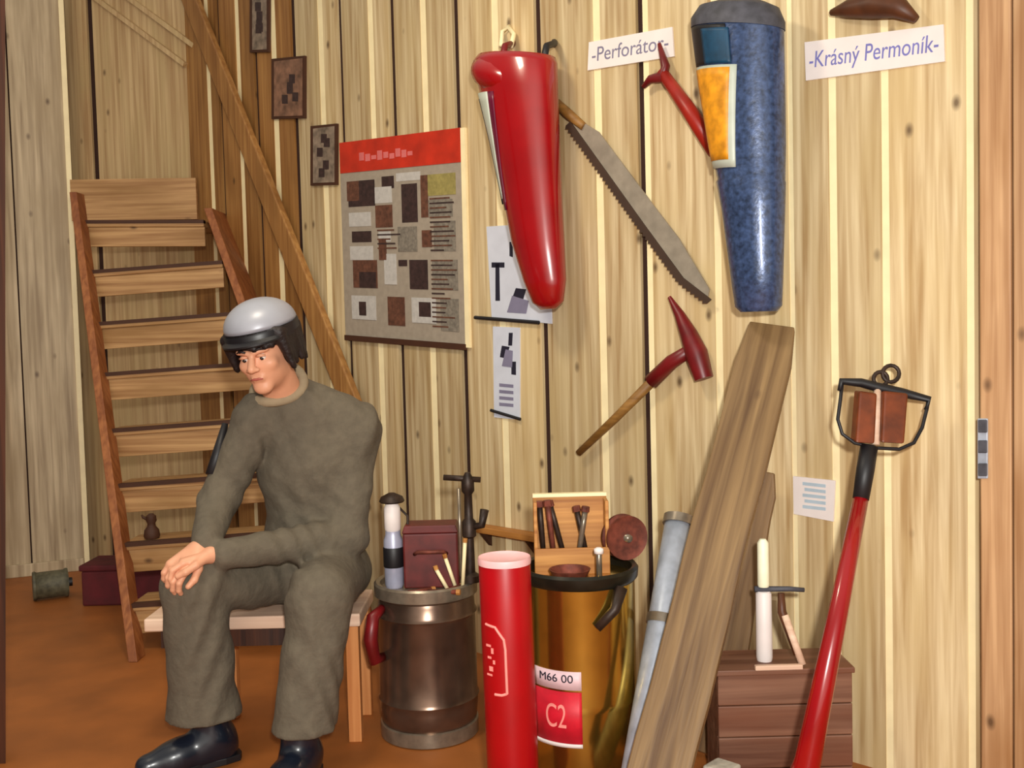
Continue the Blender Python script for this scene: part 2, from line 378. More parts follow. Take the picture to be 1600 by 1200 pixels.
# wall handrail
o, u0, z0 = wthing('handrail', 'long brown handrail board running down the wall beside the stairs', 'handrail', 420, 330)
a, b = wpt(278, -40, .06, u0, z0), wpt(548, 640, .06, u0, z0)
dd = (b-a).normalized(); nn = Vector((-dd.z, 0, dd.x))*-.055
bm = BM(); prism(bm, [a-nn, b-nn, b+nn, a+nn], (0, .035, 0)); finish('rail', bm, 'pine_shaded', o, bevel=.006)
for t in (.15, .5, .85):
    p = a.lerp(b, t); bm = BM(); box(bm, p.x-.02, p.x+.02, p.y+.034, -.001, p.z-.02, p.z+.02); finish('bracket', bm, 'strip', o)
# slanting bars that model a railing's faint shadow on the back wall
p0, p1 = bl(140, -30), bl(300, 88)
o = thing('rail_shadow', 'two thin slanting bars standing for a railing shadow above the stair landing', 'rail', BMt @ Vector((p0[0], 0, p0[1])), ba)
dx, dz = p1[0]-p0[0], p1[1]-p0[1]; n = Vector((-dz, 0, dx)).normalized()*.055
for s in (1, -1):
    bm = BM(); c = n*s; h = n.normalized()*.012
    A, B = Vector((0, -.03, 0))+c, Vector((dx, -.03, dz))+c
    prism(bm, [A-h, B-h, B+h, A+h], (0, .029, 0)); finish('shadow_bar', bm, 'back', o)
# small photographs stepping down beside the handrail
for i, (x0, x1, y0, y1, m, lab) in enumerate([(390, 420, -10, 82, 'photo2', 'topmost small mottled photograph beside the handrail, cut off by the frame'),
        (424, 476, 92, 186, 'photo', 'middle small brown photograph on the dark boards, between two others'),
        (485, 526, 197, 290, 'photo2', 'lowest small dark photograph, just left of the red-headed poster')]):
    o, u0, z0 = wthing('photograph', lab, 'photograph', (x0+x1)/2, y1, group='small photographs beside the handrail')
    bm = BM(); sk = -.1*(x1-x0)
    q = [(x0, y1), (x1, y1+sk*.3), (x1, y0+sk), (x0, y0)]
    prism_wall(bm, q, u0, z0, .0, .012); finish('frame', bm, 'strip', o)
    bm = BM(); s = 4
    prism_wall(bm, [(x0+s, y1-s), (x1-s, y1+sk*.3-s), (x1-s, y0+sk+s), (x0+s, y0+s)], u0, z0, .0121, .014); finish('picture', bm, m, o)
    bm = BM()
    for k in range(5):
        xx = random.uniform(x0+8, x1-16); yy = random.uniform(y0+10, y1-26)
        prism_wall(bm, [(xx, yy+14), (xx+9, yy+14), (xx+9, yy), (xx, yy)], u0, z0, .0141, .0146+.0002*k)
    finish('print', bm, 'print_dark', o)
# ------------------------------------------------------------------ poster
o, u0, z0 = wthing('poster', 'large grey poster of small pictures under an orange-red heading', 'poster', 630, 535)
C4 = [(540, 528), (727, 543), (719, 200), (530, 224)]
def pq(s, t):   # s right 0..1, t down 0..1
    tl, tr, br, bl_ = C4[3], C4[2], C4[1], C4[0]
    a = (tl[0]+(tr[0]-tl[0])*s, tl[1]+(tr[1]-tl[1])*s); b = (bl_[0]+(br[0]-bl_[0])*s, bl_[1]+(br[1]-bl_[1])*s)
    return (a[0]+(b[0]-a[0])*t, a[1]+(b[1]-a[1])*t)
def pr(bm, s0, s1, t0, t1, d0, d1, mi=0): prism_wall(bm, [pq(s0, t1), pq(s1, t1), pq(s1, t0), pq(s0, t0)], u0, z0, d0, d1, mi)
bm = BM(); pr(bm, 0, 1, 0, 1, 0, .006); finish('sheet', bm, 'paper', o)
bm = BM(); pr(bm, .0, 1, -.002, .155, .0062, .0085); finish('heading', bm, 'header', o)
bm = BM()
for k in range(9): pr(bm, .16+.05*k, .2+.05*k, .06+.01*(k % 3), .10+.006*(k % 2), .0087, .0095)
finish('heading_print', bm, 'headprint', o)
mats = ['print_dark', 'print_brown', 'print_grey', 'print_light', 'print_olive']
cells = [(.06,.28,.2,.33,0),(.05,.15,.2,.3,1),(.34,.44,.19,.25,0),(.46,.66,.18,.22,3),(.5,.63,.235,.42,0),(.66,.72,.2,.4,1),(.72,.95,.2,.3,4),(.28,.42,.24,.32,3),
    (.06,.24,.36,.43,3),(.28,.42,.33,.44,1),(.08,.24,.455,.51,0),(.3,.4,.46,.51,3),(.06,.25,.53,.6,3),(.72,.92,.32,.4,2),(.46,.62,.44,.56,2),(.66,.74,.46,.54,1),(.76,.94,.42,.56,2),
    (.08,.28,.6,.74,1),(.13,.27,.66,.74,0),(.34,.44,.57,.72,3),(.55,.7,.6,.74,0),(.46,.53,.6,.63,0),(.74,.95,.6,.74,2),(.06,.26,.78,.9,3),(.12,.18,.81,.88,0),(.36,.5,.78,.92,1),(.56,.76,.78,.9,3),(.62,.72,.8,.87,0),(.8,.95,.78,.93,2),(.3,.36,.5,.6,1)]
nms = ('printed_picture', 'printed_picture', 'text_block', 'light_panel', 'printed_picture')
for i, (s0, s1, t0, t1, mi) in enumerate(cells):
    bm = BM(); pr(bm, s0, s1, t0, t1, .0062, .0072+.00006*i); finish(nms[mi], bm, mats[mi], o)
for (s0, s1, t0, t1) in ((.72,.95,.31,.58), (.72,.95,.6,.93), (.28,.5,.45,.57)):
    n = int((t1-t0)/.022); bm = BM()
    for k in range(n): pr(bm, s0+.01, s0+(s1-s0)*random.uniform(.5, .98), t0+.022*k, t0+.022*k+.007, .0092, .0095, k % 2)
    finish('text_lines', bm, ['print_brown', 'print_dark'], o)
bm = BM(); pr(bm, -.01, 1.0, .985, 1.012, .0062, .016); finish('bottom_rail', bm, 'strip', o)
bm = BM(); pr(bm, 1.0, 1.035, -.0, 1.0, .0, .012); finish('side_rail', bm, 'pale', o)
# ------------------------------------------------------------------ hanging scroll sheets
o, u0, z0 = wthing('paper_sheet', 'upper bluish white sheet with a black figure, half hidden by the red tube', 'sheet', 800, 498)
bm = BM(); prism_wall(bm, [(768, 496), (862, 506), (858, 348), (760, 354)], u0, z0, 0, .005); finish('paper', bm, 'bluepaper', o)
bm = BM()
for q in ([(768, 418), (788, 418), (788, 410), (768, 410)], [(774, 470), (781, 470), (780, 412), (774, 412)], [(795, 480), (812, 486), (822, 452), (806, 450)], [(796, 400), (801, 402), (801, 378), (796, 378)]):
    prism_wall(bm, q, u0, z0, .0052, .006)
finish('drawing', bm, 'ink', o)
bm = BM(); prism_wall(bm, [(792, 488), (822, 490), (826, 470), (800, 462)], u0, z0, .0062, .0068); finish('grey_drawing', bm, 'inkgrey', o)
bm = BM(); tube(bm, [wpt(742, 496, .012, u0, z0), wpt(842, 504, .012, u0, z0)], .007, 8); finish('rod', bm, 'black', o)
o, u0, z0 = wthing('paper_sheet', 'lower narrow bluish white sheet with small dark figures and a black bottom edge', 'sheet', 795, 655)
bm = BM(); prism_wall(bm, [(772, 652), (812, 656), (812, 512), (770, 510)], u0, z0, 0, .005); finish('paper', bm, 'bluepaper', o)
bm = BM()
for q in ([(794, 540), (800, 540), (801, 520), (795, 520)], [(781, 558), (791, 560), (796, 542), (784, 540)], [(799, 585), (806, 586), (806, 565), (799, 565)]): prism_wall(bm, q, u0, z0, .0052, .006)
finish('drawing', bm, 'ink', o)
bm = BM(); prism_wall(bm, [(784, 572), (800, 574), (801, 548), (790, 546)], u0, z0, .0062, .0068); finish('grey_drawing', bm, 'inkgrey', o)
bm = BM()
for k in range(4): prism_wall(bm, [(780, 604+10*k), (802, 606+10*k), (802, 601+10*k), (780, 599+10*k)], u0, z0, .0052, .006)
finish('text_lines', bm, 'inkgrey', o)
bm = BM(); tube(bm, [wpt(767, 641, .01, u0, z0), wpt(813, 655, .01, u0, z0)], .006, 8); finish('rod', bm, 'black', o)
# ------------------------------------------------------------------ name signs
def sign(name, label, q, text, mat, slant, wfrac, hfrac):
    cx = sum(p[0] for p in q)/4; cy = sum(p[1] for p in q)/4
    o, u0, z0 = wthing(name, label, 'sign', cx, cy, .0)
    bm = BM(); prism_wall(bm, q, u0, z0, 0, .006); finish('paper', bm, 'white', o)
    a, b = wpt((q[0][0]+q[3][0])/2, (q[0][1]+q[3][1])/2, .0062, u0, z0), wpt((q[1][0]+q[2][0])/2, (q[1][1]+q[2][1])/2, .0062, u0, z0)
    h = (wpt(*q[3], .0062, u0, z0)-wpt(*q[0], .0062, u0, z0)).length
    X = (b-a).normalized(); Z = Vector((0, -1, 0)); Y = Z.cross(X)
    mw = Matrix.Translation((a+b)/2) @ Matrix((X, Y, Z)).transposed().to_4x4()
    bm = text_bm(text, h*hfrac, mw, width=(b-a).length*wfrac); finish('lettering', bm, mat, o)
sign('name_sign', 'white paper name sign left of the blue tube', [(918, 110), (1053, 88), (1050, 42), (920, 66)], '-Perforátor-', 'inkgrey', 0, .9, .72)
sign('name_sign', 'larger white paper name sign right of the blue tube', [(1259, 126), (1476, 96), (1474, 38), (1257, 66)], '-Krásný Permoník-', 'inkblue', 0, .93, .6)
# small square notice
o, u0, z0 = wthing('notice', 'small square white notice with faint blue drawing', 'notice', 1272, 780)
bm = BM(); prism_wall(bm, [(1240, 803), (1302, 815), (1305, 751), (1239, 744)], u0, z0, 0, .006); finish('paper', bm, 'white', o)
bm = BM()
for k in range(5): prism_wall(bm, [(1254+3*(k % 2), 794-9*k), (1290, 798-9*k), (1290, 793-9*k), (1254+3*(k % 2), 789-9*k)], u0, z0, .0062, .0068)
finish('drawing', bm, plain('pale_blue_ink', (176, 194, 206), .6), o)
# slim metal plate on the board edge at the right
o, u0, z0 = wthing('wall_plate', 'slim grey metal plate with dark ends near the orange post', 'plate', 1532, 705)
bm = BM(); prism_wall(bm, [(1527, 748), (1543, 748), (1543, 654), (1527, 654)], u0, z0, 0.0, .055); finish('plate', bm, 'galv', o, bevel=.002)
for y in (676, 708, 744):
    bm = BM(); prism_wall(bm, [(1528, y), (1542, y), (1542, y-20), (1528, y-20)], u0, z0, .0552, .06); finish('slot', bm, 'greydark', o, bevel=.002)
# ------------------------------------------------------------------ tapered tubes hanging on the wall
def ell_ring(pl, pr_, off, u0, z0, depth, seg=32, tilt=0.):
    """ring spanning photo points pl..pr_ (left/right), depth radius across the wall normal"""
    a, b = wpt(*pl, off, u0, z0), wpt(*pr_, off, u0, z0); c = (a+b)/2; X = (b-a)/2
    return [c+X*math.cos(t)+Vector((0, -1, 0))*depth*math.sin(t) for t in [2*math.pi*k/seg for k in range(seg)]]
def scaled(r, s):
    c = sum(r, Vector())/len(r); return [c+(p-c)*s for p in r]
o, u0, z0 = wthing('tapered_tube', 'glossy red tapered tube with a rolled top hanging on the wall', 'tapered tube', 830, 480)
OFF = .13
bm = BM()
R = [ell_ring((846, 484), (868, 482), OFF, u0, z0, .02), ell_ring((836, 474), (877, 470), OFF, u0, z0, .045), ell_ring((823, 440), (880, 436), OFF, u0, z0, .06),
     ell_ring((806, 380), (876, 376), OFF, u0, z0, .075), ell_ring((792, 300), (871, 296), OFF, u0, z0, .085), ell_ring((776, 220), (867, 216), OFF, u0, z0, .095), ell_ring((757, 140), (864, 136), OFF, u0, z0, .105),
     ell_ring((749, 100), (863, 96), OFF, u0, z0, .108), ell_ring((756, 90), (860, 86), OFF, u0, z0, .1)]
R.append(scaled(R[-1], .7)); loft(bm, R); body = finish('body', bm, 'red', o, smooth=True)
bm = BM(); c = wpt(776, 118, OFF+.06, u0, z0)
rr = []
for t, s in ((0, .35), (.1, .75), (.3, 1), (.6, 1.), (.85, .8), (1, .4)):
    a = wpt(744+62*t, 112+12*t, OFF+.06, u0, z0)
    rr.append([a+Vector((0, -math.cos(q)*.06*s, math.sin(q)*.062*s)) for q in [2*math.pi*k/20 for k in range(20)]])
loft(bm, rr); finish('rolled_lobe', bm, 'red', o, smooth=True)
def hug(rs, OFF, f0, f1, y0, y1, mat, nm, grow=1.02, taper=(1, 1)):
    bm = BM(); rows = []; fm = f0
    for k in range(13):
        g_ = k/12; y = y0+(y1-y0)*g_
        for (ya, la_, ra, da), (yb, lb, rb, db) in zip(rs, rs[1:]):
            if y <= yb or yb == rs[-1][0]: f = (y-ya)/(yb-ya); break
        L_, R_, D_ = la_+(lb-la_)*f, ra+(rb-ra)*f, da+(db-da)*f
        a, b = wpt(L_, y+1, OFF, u0, z0), wpt(R_, y-2, OFF, u0, z0); c = (a+b)/2; X = (b-a)/2
        w_ = taper[0]+(taper[1]-taper[0])*g_; fa = f1-(f1-f0)*w_
        rows.append([c+(X*math.cos(t)+Vector((0, -1, 0))*D_*math.sin(t))*grow for t in [math.pi*(fa+(f1-fa)*q_/8) for q_ in range(9)]])
    vs = [[bm.verts.new(p) for p in r] for r in rows]
    for a, b in zip(vs, vs[1:]):
        for q_ in range(8): bm.faces.new([a[q_], a[q_+1], b[q_+1], b[q_]])
    ob = finish(nm, bm, mat, o, smooth=True); s_ = ob.modifiers.new('solid', 'SOLIDIFY'); s_.thickness = .006; s_.offset = 0
    return ob
RED = [(90, 756, 860, .1), (140, 757, 864, .105), (220, 776, 867, .095), (300, 792, 871, .085), (380, 806, 876, .075)]
hug(RED, OFF, .54, .74, 150, 330, 'purple', 'purple_band', 1.012, (1, .25))
hug(RED, OFF, .60, .80, 150, 312, 'offpanel', 'pale_side_panel', 1.03, (1, .35))
hug(RED, OFF, .78, .84, 158, 320, 'black', 'edge_band', 1.04)
for x in (785, 850):
    bm = BM(); tube(bm, [wpt(x, 92, OFF, u0, z0), wpt(x+4, 72, OFF-.02, u0, z0), wpt(x+16, 68, .03, u0, z0), wpt(x+16, 66, .001, u0, z0)], .012, 8); finish('hook', bm, 'maroon' if x < 800 else 'black', o, smooth=True)
bm = BM(); tube(bm, [wpt(783, 72, .06, u0, z0), wpt(785, 50, .02, u0, z0), wpt(795, 42, .012, u0, z0), wpt(803, 54, .02, u0, z0), wpt(798, 74, .06, u0, z0)], .009, 8); finish('hanging_loop', bm, 'pale', o, smooth=True)
# blue
o, u0, z0 = wthing('tapered_tube', 'dark blue tapered tube with an orange-yellow patch hanging on the wall', 'tapered tube', 1185, 485)
bm = BM(); OFF = .12
R = [ell_ring((1160, 488), (1212, 486), OFF, u0, z0, .05), ell_ring((1152, 480), (1219, 477), OFF, u0, z0, .06), ell_ring((1144, 420), (1221, 416), OFF, u0, z0, .065), ell_ring((1132, 330), (1223, 326), OFF, u0, z0, .075),
     ell_ring((1124, 286), (1224, 284), OFF, u0, z0, .08), ell_ring((1126, 282), (1223, 280), OFF, u0, z0, .078), ell_ring((1115, 230), (1224, 226), OFF, u0, z0, .085), ell_ring((1100, 140), (1223, 138), OFF, u0, z0, .09), ell_ring((1088, 46), (1221, 42), OFF, u0, z0, .095)]
loft(bm, R); finish('body', bm, 'blue', o, autos=True)
bm = BM(); R = [ell_ring((1086, 48), (1222, 44), OFF, u0, z0, .1), ell_ring((1086, 34), (1222, 30), OFF, u0, z0, .1), ell_ring((1098, 14), (1214, 10), OFF, u0, z0, .085), ell_ring((1125, 4), (1195, 2), OFF, u0, z0, .05)]
loft(bm, R); finish('cap', bm, 'greydark', o, autos=True)
bm = BM(); tube(bm, [wpt(1150, 8, OFF, u0, z0), wpt(1150, -14, OFF-.03, u0, z0), wpt(1160, -18, .001, u0, z0)], .014, 8); finish('hook', bm, 'black', o, smooth=True)
BLU = [(46, 1088, 1221, .095), (140, 1100, 1223, .09), (230, 1115, 1224, .085), (284, 1125, 1223, .079)]
hug(BLU, OFF, .46, .86, 48, 108, 'black', 'black_panel', 1.012)
hug(BLU, OFF, .44, .66, 54, 108, 'teal', 'teal_patch', 1.03)
hug(BLU, OFF, .40, .84, 110, 266, 'offpanel', 'grey_border', 1.012, (1, .8))
hug(BLU, OFF, .45, .82, 114, 254, 'yellow', 'yellow_patch', 1.03, (1, .75))
# ------------------------------------------------------------------ tools on the wall
o, u0, z0 = wthing('red_pick', 'red forked pick with its handle behind the blue tube', 'pick', 1060, 140)
bm = BM(); tube(bm, [wpt(1034, 112, .03, u0, z0), wpt(1075, 170, .03, u0, z0), wpt(1118, 236, .03, u0, z0)], [.018, .024, .026], 12); finish('handle', bm, 'redpaint', o, smooth=True)
bm = BM(); tube(bm, [wpt(1005, 136, .03, u0, z0), wpt(1016, 124, .03, u0, z0), wpt(1036, 120, .03, u0, z0), wpt(1040, 104, .03, u0, z0), wpt(1030, 68, .03, u0, z0)], [.008, .014, .02, .015, .006], 10); finish('head', bm, 'maroon', o, smooth=True)
o, u0, z0 = wthing('hand_saw', 'long grey saw blade hanging slantwise right of the red tube', 'saw', 1000, 330)
bm = BM()
out = [(884, 196), (898, 183), (935, 206), (1020, 320), (1060, 372), (1108, 452), (1104, 472), (1060, 440), (1000, 358)]
prism_wall(bm, out, u0, z0, .02, .026); finish('blade', bm, 'steel', o)
bm = BM()
e = [(884, 196), (1000, 358), (1060, 440), (1104, 474)]
for (xa, ya), (xb, yb) in zip(e, e[1:]):
    n = int(math.hypot(xb-xa, yb-ya)/7)
    for k in range(n):
        f0, f1 = k/n, (k+1)/n
        pa = (xa+(xb-xa)*f0, ya+(yb-ya)*f0); pb_ = (xa+(xb-xa)*f1, ya+(yb-ya)*f1)
        pm = ((pa[0]+pb_[0])/2-3, (pa[1]+pb_[1])/2+2.5)
        prism_wall(bm, [pa, pm, pb_, (pb_[0]+7, pb_[1]-6), (pa[0]+7, pa[1]-6)], u0, z0, .026, .031)
finish('teeth', bm, 'sawdark', o)
bm = BM(); tube(bm, [wpt(866, 158, .025, u0, z0), wpt(888, 178, .025, u0, z0), wpt(912, 198, .025, u0, z0)], [.016, .018, .014], 10); finish('handle', bm, 'haft', o, smooth=True)
o, u0, z0 = wthing('pick_hammer', 'red-headed hammer with a brown wooden handle', 'hammer', 1010, 600)
bm = BM(); tube(bm, [wpt(904, 708, .03, u0, z0), wpt(960, 655, .03, u0, z0), wpt(1030, 585, .03, u0, z0)], [.012, .015, .017], 12); finish('handle', bm, 'haft', o, smooth=True)
bm = BM(); tube(bm, [wpt(1018, 596, .03, u0, z0), wpt(1050, 565, .03, u0, z0), wpt(1082, 545, .03, u0, z0)], [.026, .024, .02], 12); finish('socket', bm, 'maroon', o, smooth=True)
bm = BM(); tube(bm, [wpt(1046, 464, .03, u0, z0), wpt(1062, 492, .03, u0, z0), wpt(1076, 522, .03, u0, z0), wpt(1088, 552, .03, u0, z0), wpt(1100, 592, .03, u0, z0)], [.006, .017, .028, .036, .03], 12); finish('head', bm, 'maroon', o, autos=True)
o, u0, z0 = wthing('leather_piece', 'dark brown curved piece at the top edge above the larger sign', 'leather piece', 1370, 15)
bm = BM(); tube(bm, [wpt(1298, 20, .03, u0, z0), wpt(1325, 14, .03, u0, z0), wpt(1365, 8, .03, u0, z0), wpt(1405, 12, .03, u0, z0), wpt(1432, 30, .03, u0, z0)], [.008, .024, .036, .028, .01], 12); finish('body', bm, 'brownleather', o, smooth=True)
bm = BM(); tube(bm, [wpt(1335, 0, .03, u0, z0), wpt(1345, -60, .02, u0, z0), wpt(1370, -85, .005, u0, z0), wpt(1395, -60, .02, u0, z0), wpt(1408, 2, .03, u0, z0)], .01, 8); finish('strap', bm, 'strip', o, smooth=True)
# ------------------------------------------------------------------ leaning planks, pipe
def plank(name, label, top, bot, wt, wb, th, mat, facing):
    top, bot = Vector(top), Vector(bot)
    d = (top-bot); side = Vector(facing).normalized(); side = (side-d.normalized()*side.dot(d.normalized())).normalized()
    nrm = side.cross(d.normalized()).normalized()
    if nrm.y > 0: nrm = -nrm
    bm = BM(); n = 12; secs = []
    for k in range(n+1):
        c = bot+d*k/n-bot; wd = (wb+(wt-wb)*k/n)/2; j = random.uniform(-.003, .003)
        if k == n: wd *= .82
        secs.append([c-side*(wd+j), c+side*(wd-j), c+side*(wd-j)-nrm*th, c-side*(wd+j)-nrm*th])
    loft(bm, secs)
    # object with its own length as local z so the grain follows it
    Rm = Matrix((side, -nrm, d.normalized())).transposed().to_4x4()
    Mw = Matrix.Translation(bot) @ Rm
    bmesh.ops.transform(bm, matrix=Rm.inverted(), verts=bm.verts)
    o = finish(name, bm, mat, bevel=.004, mw=Mw); tag(o, label, 'plank'); return o
bA = floorp(1000, 1330); bA.z = .012
plank('wooden_plank', 'wide rough plank leaning on the wall, reaching highest', P(1206, 506, 2.91), bA, .158, .155, .03, 'plank', (1, -.35, 0))
bB = Vector((ray(1100, 1000).x*2.86, 2.86, .012))
plank('wooden_plank', 'shorter old plank leaning behind the wide rough plank', P(1186, 735, 2.92), bB, .11, .14, .025, 'plank2', (1, -.5, 0))
bP = floorp(983, 1290); tP = P(1062, 808, 2.86)
o = thing('metal_pipe', 'galvanised grey metal pipe leaning left of the rough plank', 'pipe', bP)
d = tP-bP; bm = BM(); x = Vector((0, 0, 0))
tube(bm, [x+d*.012, d*.5, d], [.045, .042, .040], 24, cap=False)
pipe = finish('pipe', bm, 'galv', o, smooth=True); s = pipe.modifiers.new('solid', 'SOLIDIFY'); s.thickness = .005
for t in (.62, .97): bm = BM(); tube(bm, [d*t, d*(t+.03)], [.046, .046], 24); finish('collar', bm, 'kegrim', o, autos=True)
bm = BM(); lathe(bm, [(.012, .045), (.036, .05), (.036, .06), (.012, .065)], 16, (0, 0, 0)); bmesh.ops.rotate(bm, verts=bm.verts, matrix=Matrix.Rotation(.0, 3, 'X'))
bm.free()
# small grey stone block standing at the plank foot
gb = floorp(1088, 1250)
o = thing('concrete_block', 'pale grey block at the foot of the planks, cut off by the frame', 'block', gb+Vector((.035, -.17, 0)), WA)
bm = BM(); box(bm, -.035, .035, -.035, .035, 0, .17); finish('block', bm, plain('pale_grey_concrete', (170, 164, 150), .8, var=.2, scale=40, bump=.4), o, bevel=.006)
# ------------------------------------------------------------------ kegs
def at_floor(px, Y):
    d = ray(px, 1000); return Vector((d.x*Y, Y, 0))
kc = at_floor(668, 3.12); KR = .160
kt = thing('metal_keg', 'brown metal keg with grey rims standing beside the bench', 'keg', kc)
KH = .49
bm = BM(); lathe(bm, [(KR*.86, .03), (KR*.94, .05), (KR*.97, .10), (KR*.97, .115), (KR*1.0, .125), (KR*.97, .135), (KR*.96, .38), (KR*1.0, .39), (KR*.96, .4), (KR*.95, .43), (KR*.88, KH-.03)], 56)
finish('body', bm, 'keg', kt, autos=True)
bm = BM(); lathe(bm, [(KR*.9, 0), (KR*.97, .004), (KR*.97, .045), (KR*.9, .05)], 56); finish('foot_rim', bm, 'kegrim', kt, autos=True)
bm = BM(); lathe(bm, [(KR*.92, KH-.05), (KR*1.02, KH-.04), (KR*1.02, KH-.006), (KR*.98, KH), (KR*.9, KH-.004), (KR*.88, KH-.02), (.02, KH-.02)], 56); finish('top_rim', bm, 'kegrim', kt, autos=True)
gc = at_floor(907, 2.72); GR = .157; GH = .618
gt = thing('metal_barrel', 'tall brass-coloured barrel with a red and white label', 'barrel', gc)
bm = BM(); lathe(bm, [(GR*.93, 0), (GR*.97, .01), (GR*.97, .25), (GR*.985, .26), (GR*.97, .27), (GR*.97, GH-.03)], 64); finish('body', bm, 'gold', gt, autos=True)
bm = BM(); lathe(bm, [(GR*.98, GH-.04), (GR*1.03, GH-.03), (GR*1.04, GH-.008), (GR, GH), (GR*.93, GH-.004), (GR*.93, GH-.03), (.03, GH-.032)], 64); finish('rim', bm, 'goldrim', gt, autos=True)
def lbl(parent, R, a0, a1, z0_, z1_, mat, nm, t=.0015):
    bm = BM(); n = 14; rows = []
    for z in (z0_, z1_): rows.append([bm.verts.new((R*math.cos(a0+(a1-a0)*k/n), R*math.sin(a0+(a1-a0)*k/n), z)) for k in range(n+1)])
    for k in range(n): bm.faces.new([rows[0][k], rows[0][k+1], rows[1][k+1], rows[1][k]])
    ob = finish(nm, bm, mat, parent, smooth=True); s = ob.modifiers.new('solid', 'SOLIDIFY'); s.thickness = t; s.offset = 0; return ob
def zof(px, py, Y): return P(px, py, Y).z
Yg = gc.y-GR; A = math.radians
def ang(px, c, R):   # angle on the cylinder seen at photo column px
    s = ((ray(px, 1000).x)*(c.y-R*.85)-c.x)/R; return -math.acos(max(-1, min(1, s)))
a0, a1 = ang(834, gc, GR), ang(906, gc, GR)
lbl(gt, GR*.985, a0, a1, zof(870, 1168, Yg+.01), zof(870, 1082, Yg+.01), plain('crimson_label', (206, 22, 44), .5, var=.15, scale=30), 'red_label')
lbl(gt, GR*.985, a0, a1, zof(870, 1079, Yg+.01), zof(870, 1050, Yg+.01), plain('pink_white_label', (232, 200, 206), .5, var=.1, scale=30), 'white_label')
lbl(gt, GR*.995, a0, a1, zof(870, 1171, Yg), zof(870, 1165, Yg), 'white', 'label_border')
a_m = (a0+a1)/2
def curve_text(parent, s, R, am, z, size, mat, nm, wid, vertical=False):
    bm = text_bm(s, size, Matrix.Identity(4), .0006, width=None if vertical else wid)
    if vertical: bmesh.ops.rotate(bm, verts=bm.verts, matrix=Matrix.Rotation(math.pi/2, 3, 'Z'))
    for v in bm.verts:
        a = am+v.co.x/R; r = R+v.co.z; zz = z+v.co.y; v.co = Vector((r*math.cos(a), r*math.sin(a), zz))
    return finish(nm, bm, mat, parent)
curve_text(gt, 'C2', GR*1.0, a_m, zof(870, 1125, Yg), .09, 'pinkwhite', 'label_mark', .06)
curve_text(gt, 'M66 00', GR*1.0, a_m, zof(870, 1064, Yg), .03, 'ink', 'label_lettering', .1)
# pouring handle / latch on the barrel
bm = BM(); tube(bm, [(GR*1.0*math.cos(A(-50)), GR*1.02*math.sin(A(-50)), GH-.04), (GR*1.1*math.cos(A(-62)), GR*1.1*math.sin(A(-62)), GH-.09), (GR*1.04*math.cos(A(-78)), GR*1.04*math.sin(A(-78)), GH-.135)], [.02, .014, .012], 8); finish('latch', bm, 'iron', gt, smooth=True)
# red tube in front
rc = at_floor(790, 2.5); top = P(788, 876, 2.5)
rt = thing('red_cylinder', 'tall bright red cylinder with white lettering between keg and barrel', 'cylinder', rc+Vector((.012, 0, 0)))
RR = .066; RH = top.z; dx = top.x-rc.x-.012
bm = BM(); lathe(bm, [(RR*.96, 0), (RR, .008), (RR, .3), (RR, RH-.006), (RR*.97, RH)], 40)
for v in bm.verts: v.co.x += dx*v.co.z/RH
rb = finish('body', bm, 'redtube', rt, autos=True)
bm = BM(); lathe(bm, [(RR*1.02, RH-.006), (RR*1.03, RH+.004), (RR*1.0, RH+.011), (RR*.9, RH+.006), (.01, RH+.002)], 40, (dx, 0, 0)); finish('rim', bm, plain('pale_pink_rim', (246, 190, 190), .5), rt, autos=True)
# white curling mark with upright lettering
zt = zof(770, 978, 2.44); zb = zof(770, 1086, 2.44)
def cyl_line(pts, R, r, nm, mat, parent):
    bm = BM(); P3 = []
    for a, z in pts: P3.append((R*math.cos(a)+dx*z/RH, R*math.sin(a), z))
    tube(bm, P3, r, 6); return finish(nm, bm, mat, parent)
aa = ang(786, rc, RR); ab = ang(757, rc, RR)
def interp(pts, n=30):
    out = []
    for (p, q) in zip(pts, pts[1:]):
        for k in range(n//len(pts)+1): t = k/(n//len(pts)+1); out.append((p[0]+(q[0]-p[0])*t, p[1]+(q[1]-p[1])*t))
    return out+[pts[-1]]
cyl_line(interp([(ab, zt), (ab+(aa-ab)*.55, zt-.004), (ab+(aa-ab)*.95, zt-.035), (aa, zt-.06), (aa, zb+.004), (aa-.2, zb), (ab+(aa-ab)*.4, zb)]), RR*1.005, .0035, 'emblem_line', 'pinkwhite', rt)
bm = BM()
for (x_, y_, w_, h_) in ((-.012, .034, .016, .006), (.0, .022, .007, .014), (-.01, .004, .012, .006), (.004, -.006, .006, .01), (-.006, -.024, .012, .012), (-.012, -.04, .018, .005)):
    box(bm, x_-w_/2, x_+w_/2, y_-h_/2, y_+h_/2, 0, .001)
am = ab+(aa-ab)*.35
for v in bm.verts:
    a = am+v.co.x/RR; r = RR*1.003+v.co.z; zz = (zt+zb)/2+v.co.y; v.co = Vector((r*math.cos(a)+dx*zz/RH, r*math.sin(a), zz))
finish('lettering', bm, 'pinkwhite', rt)
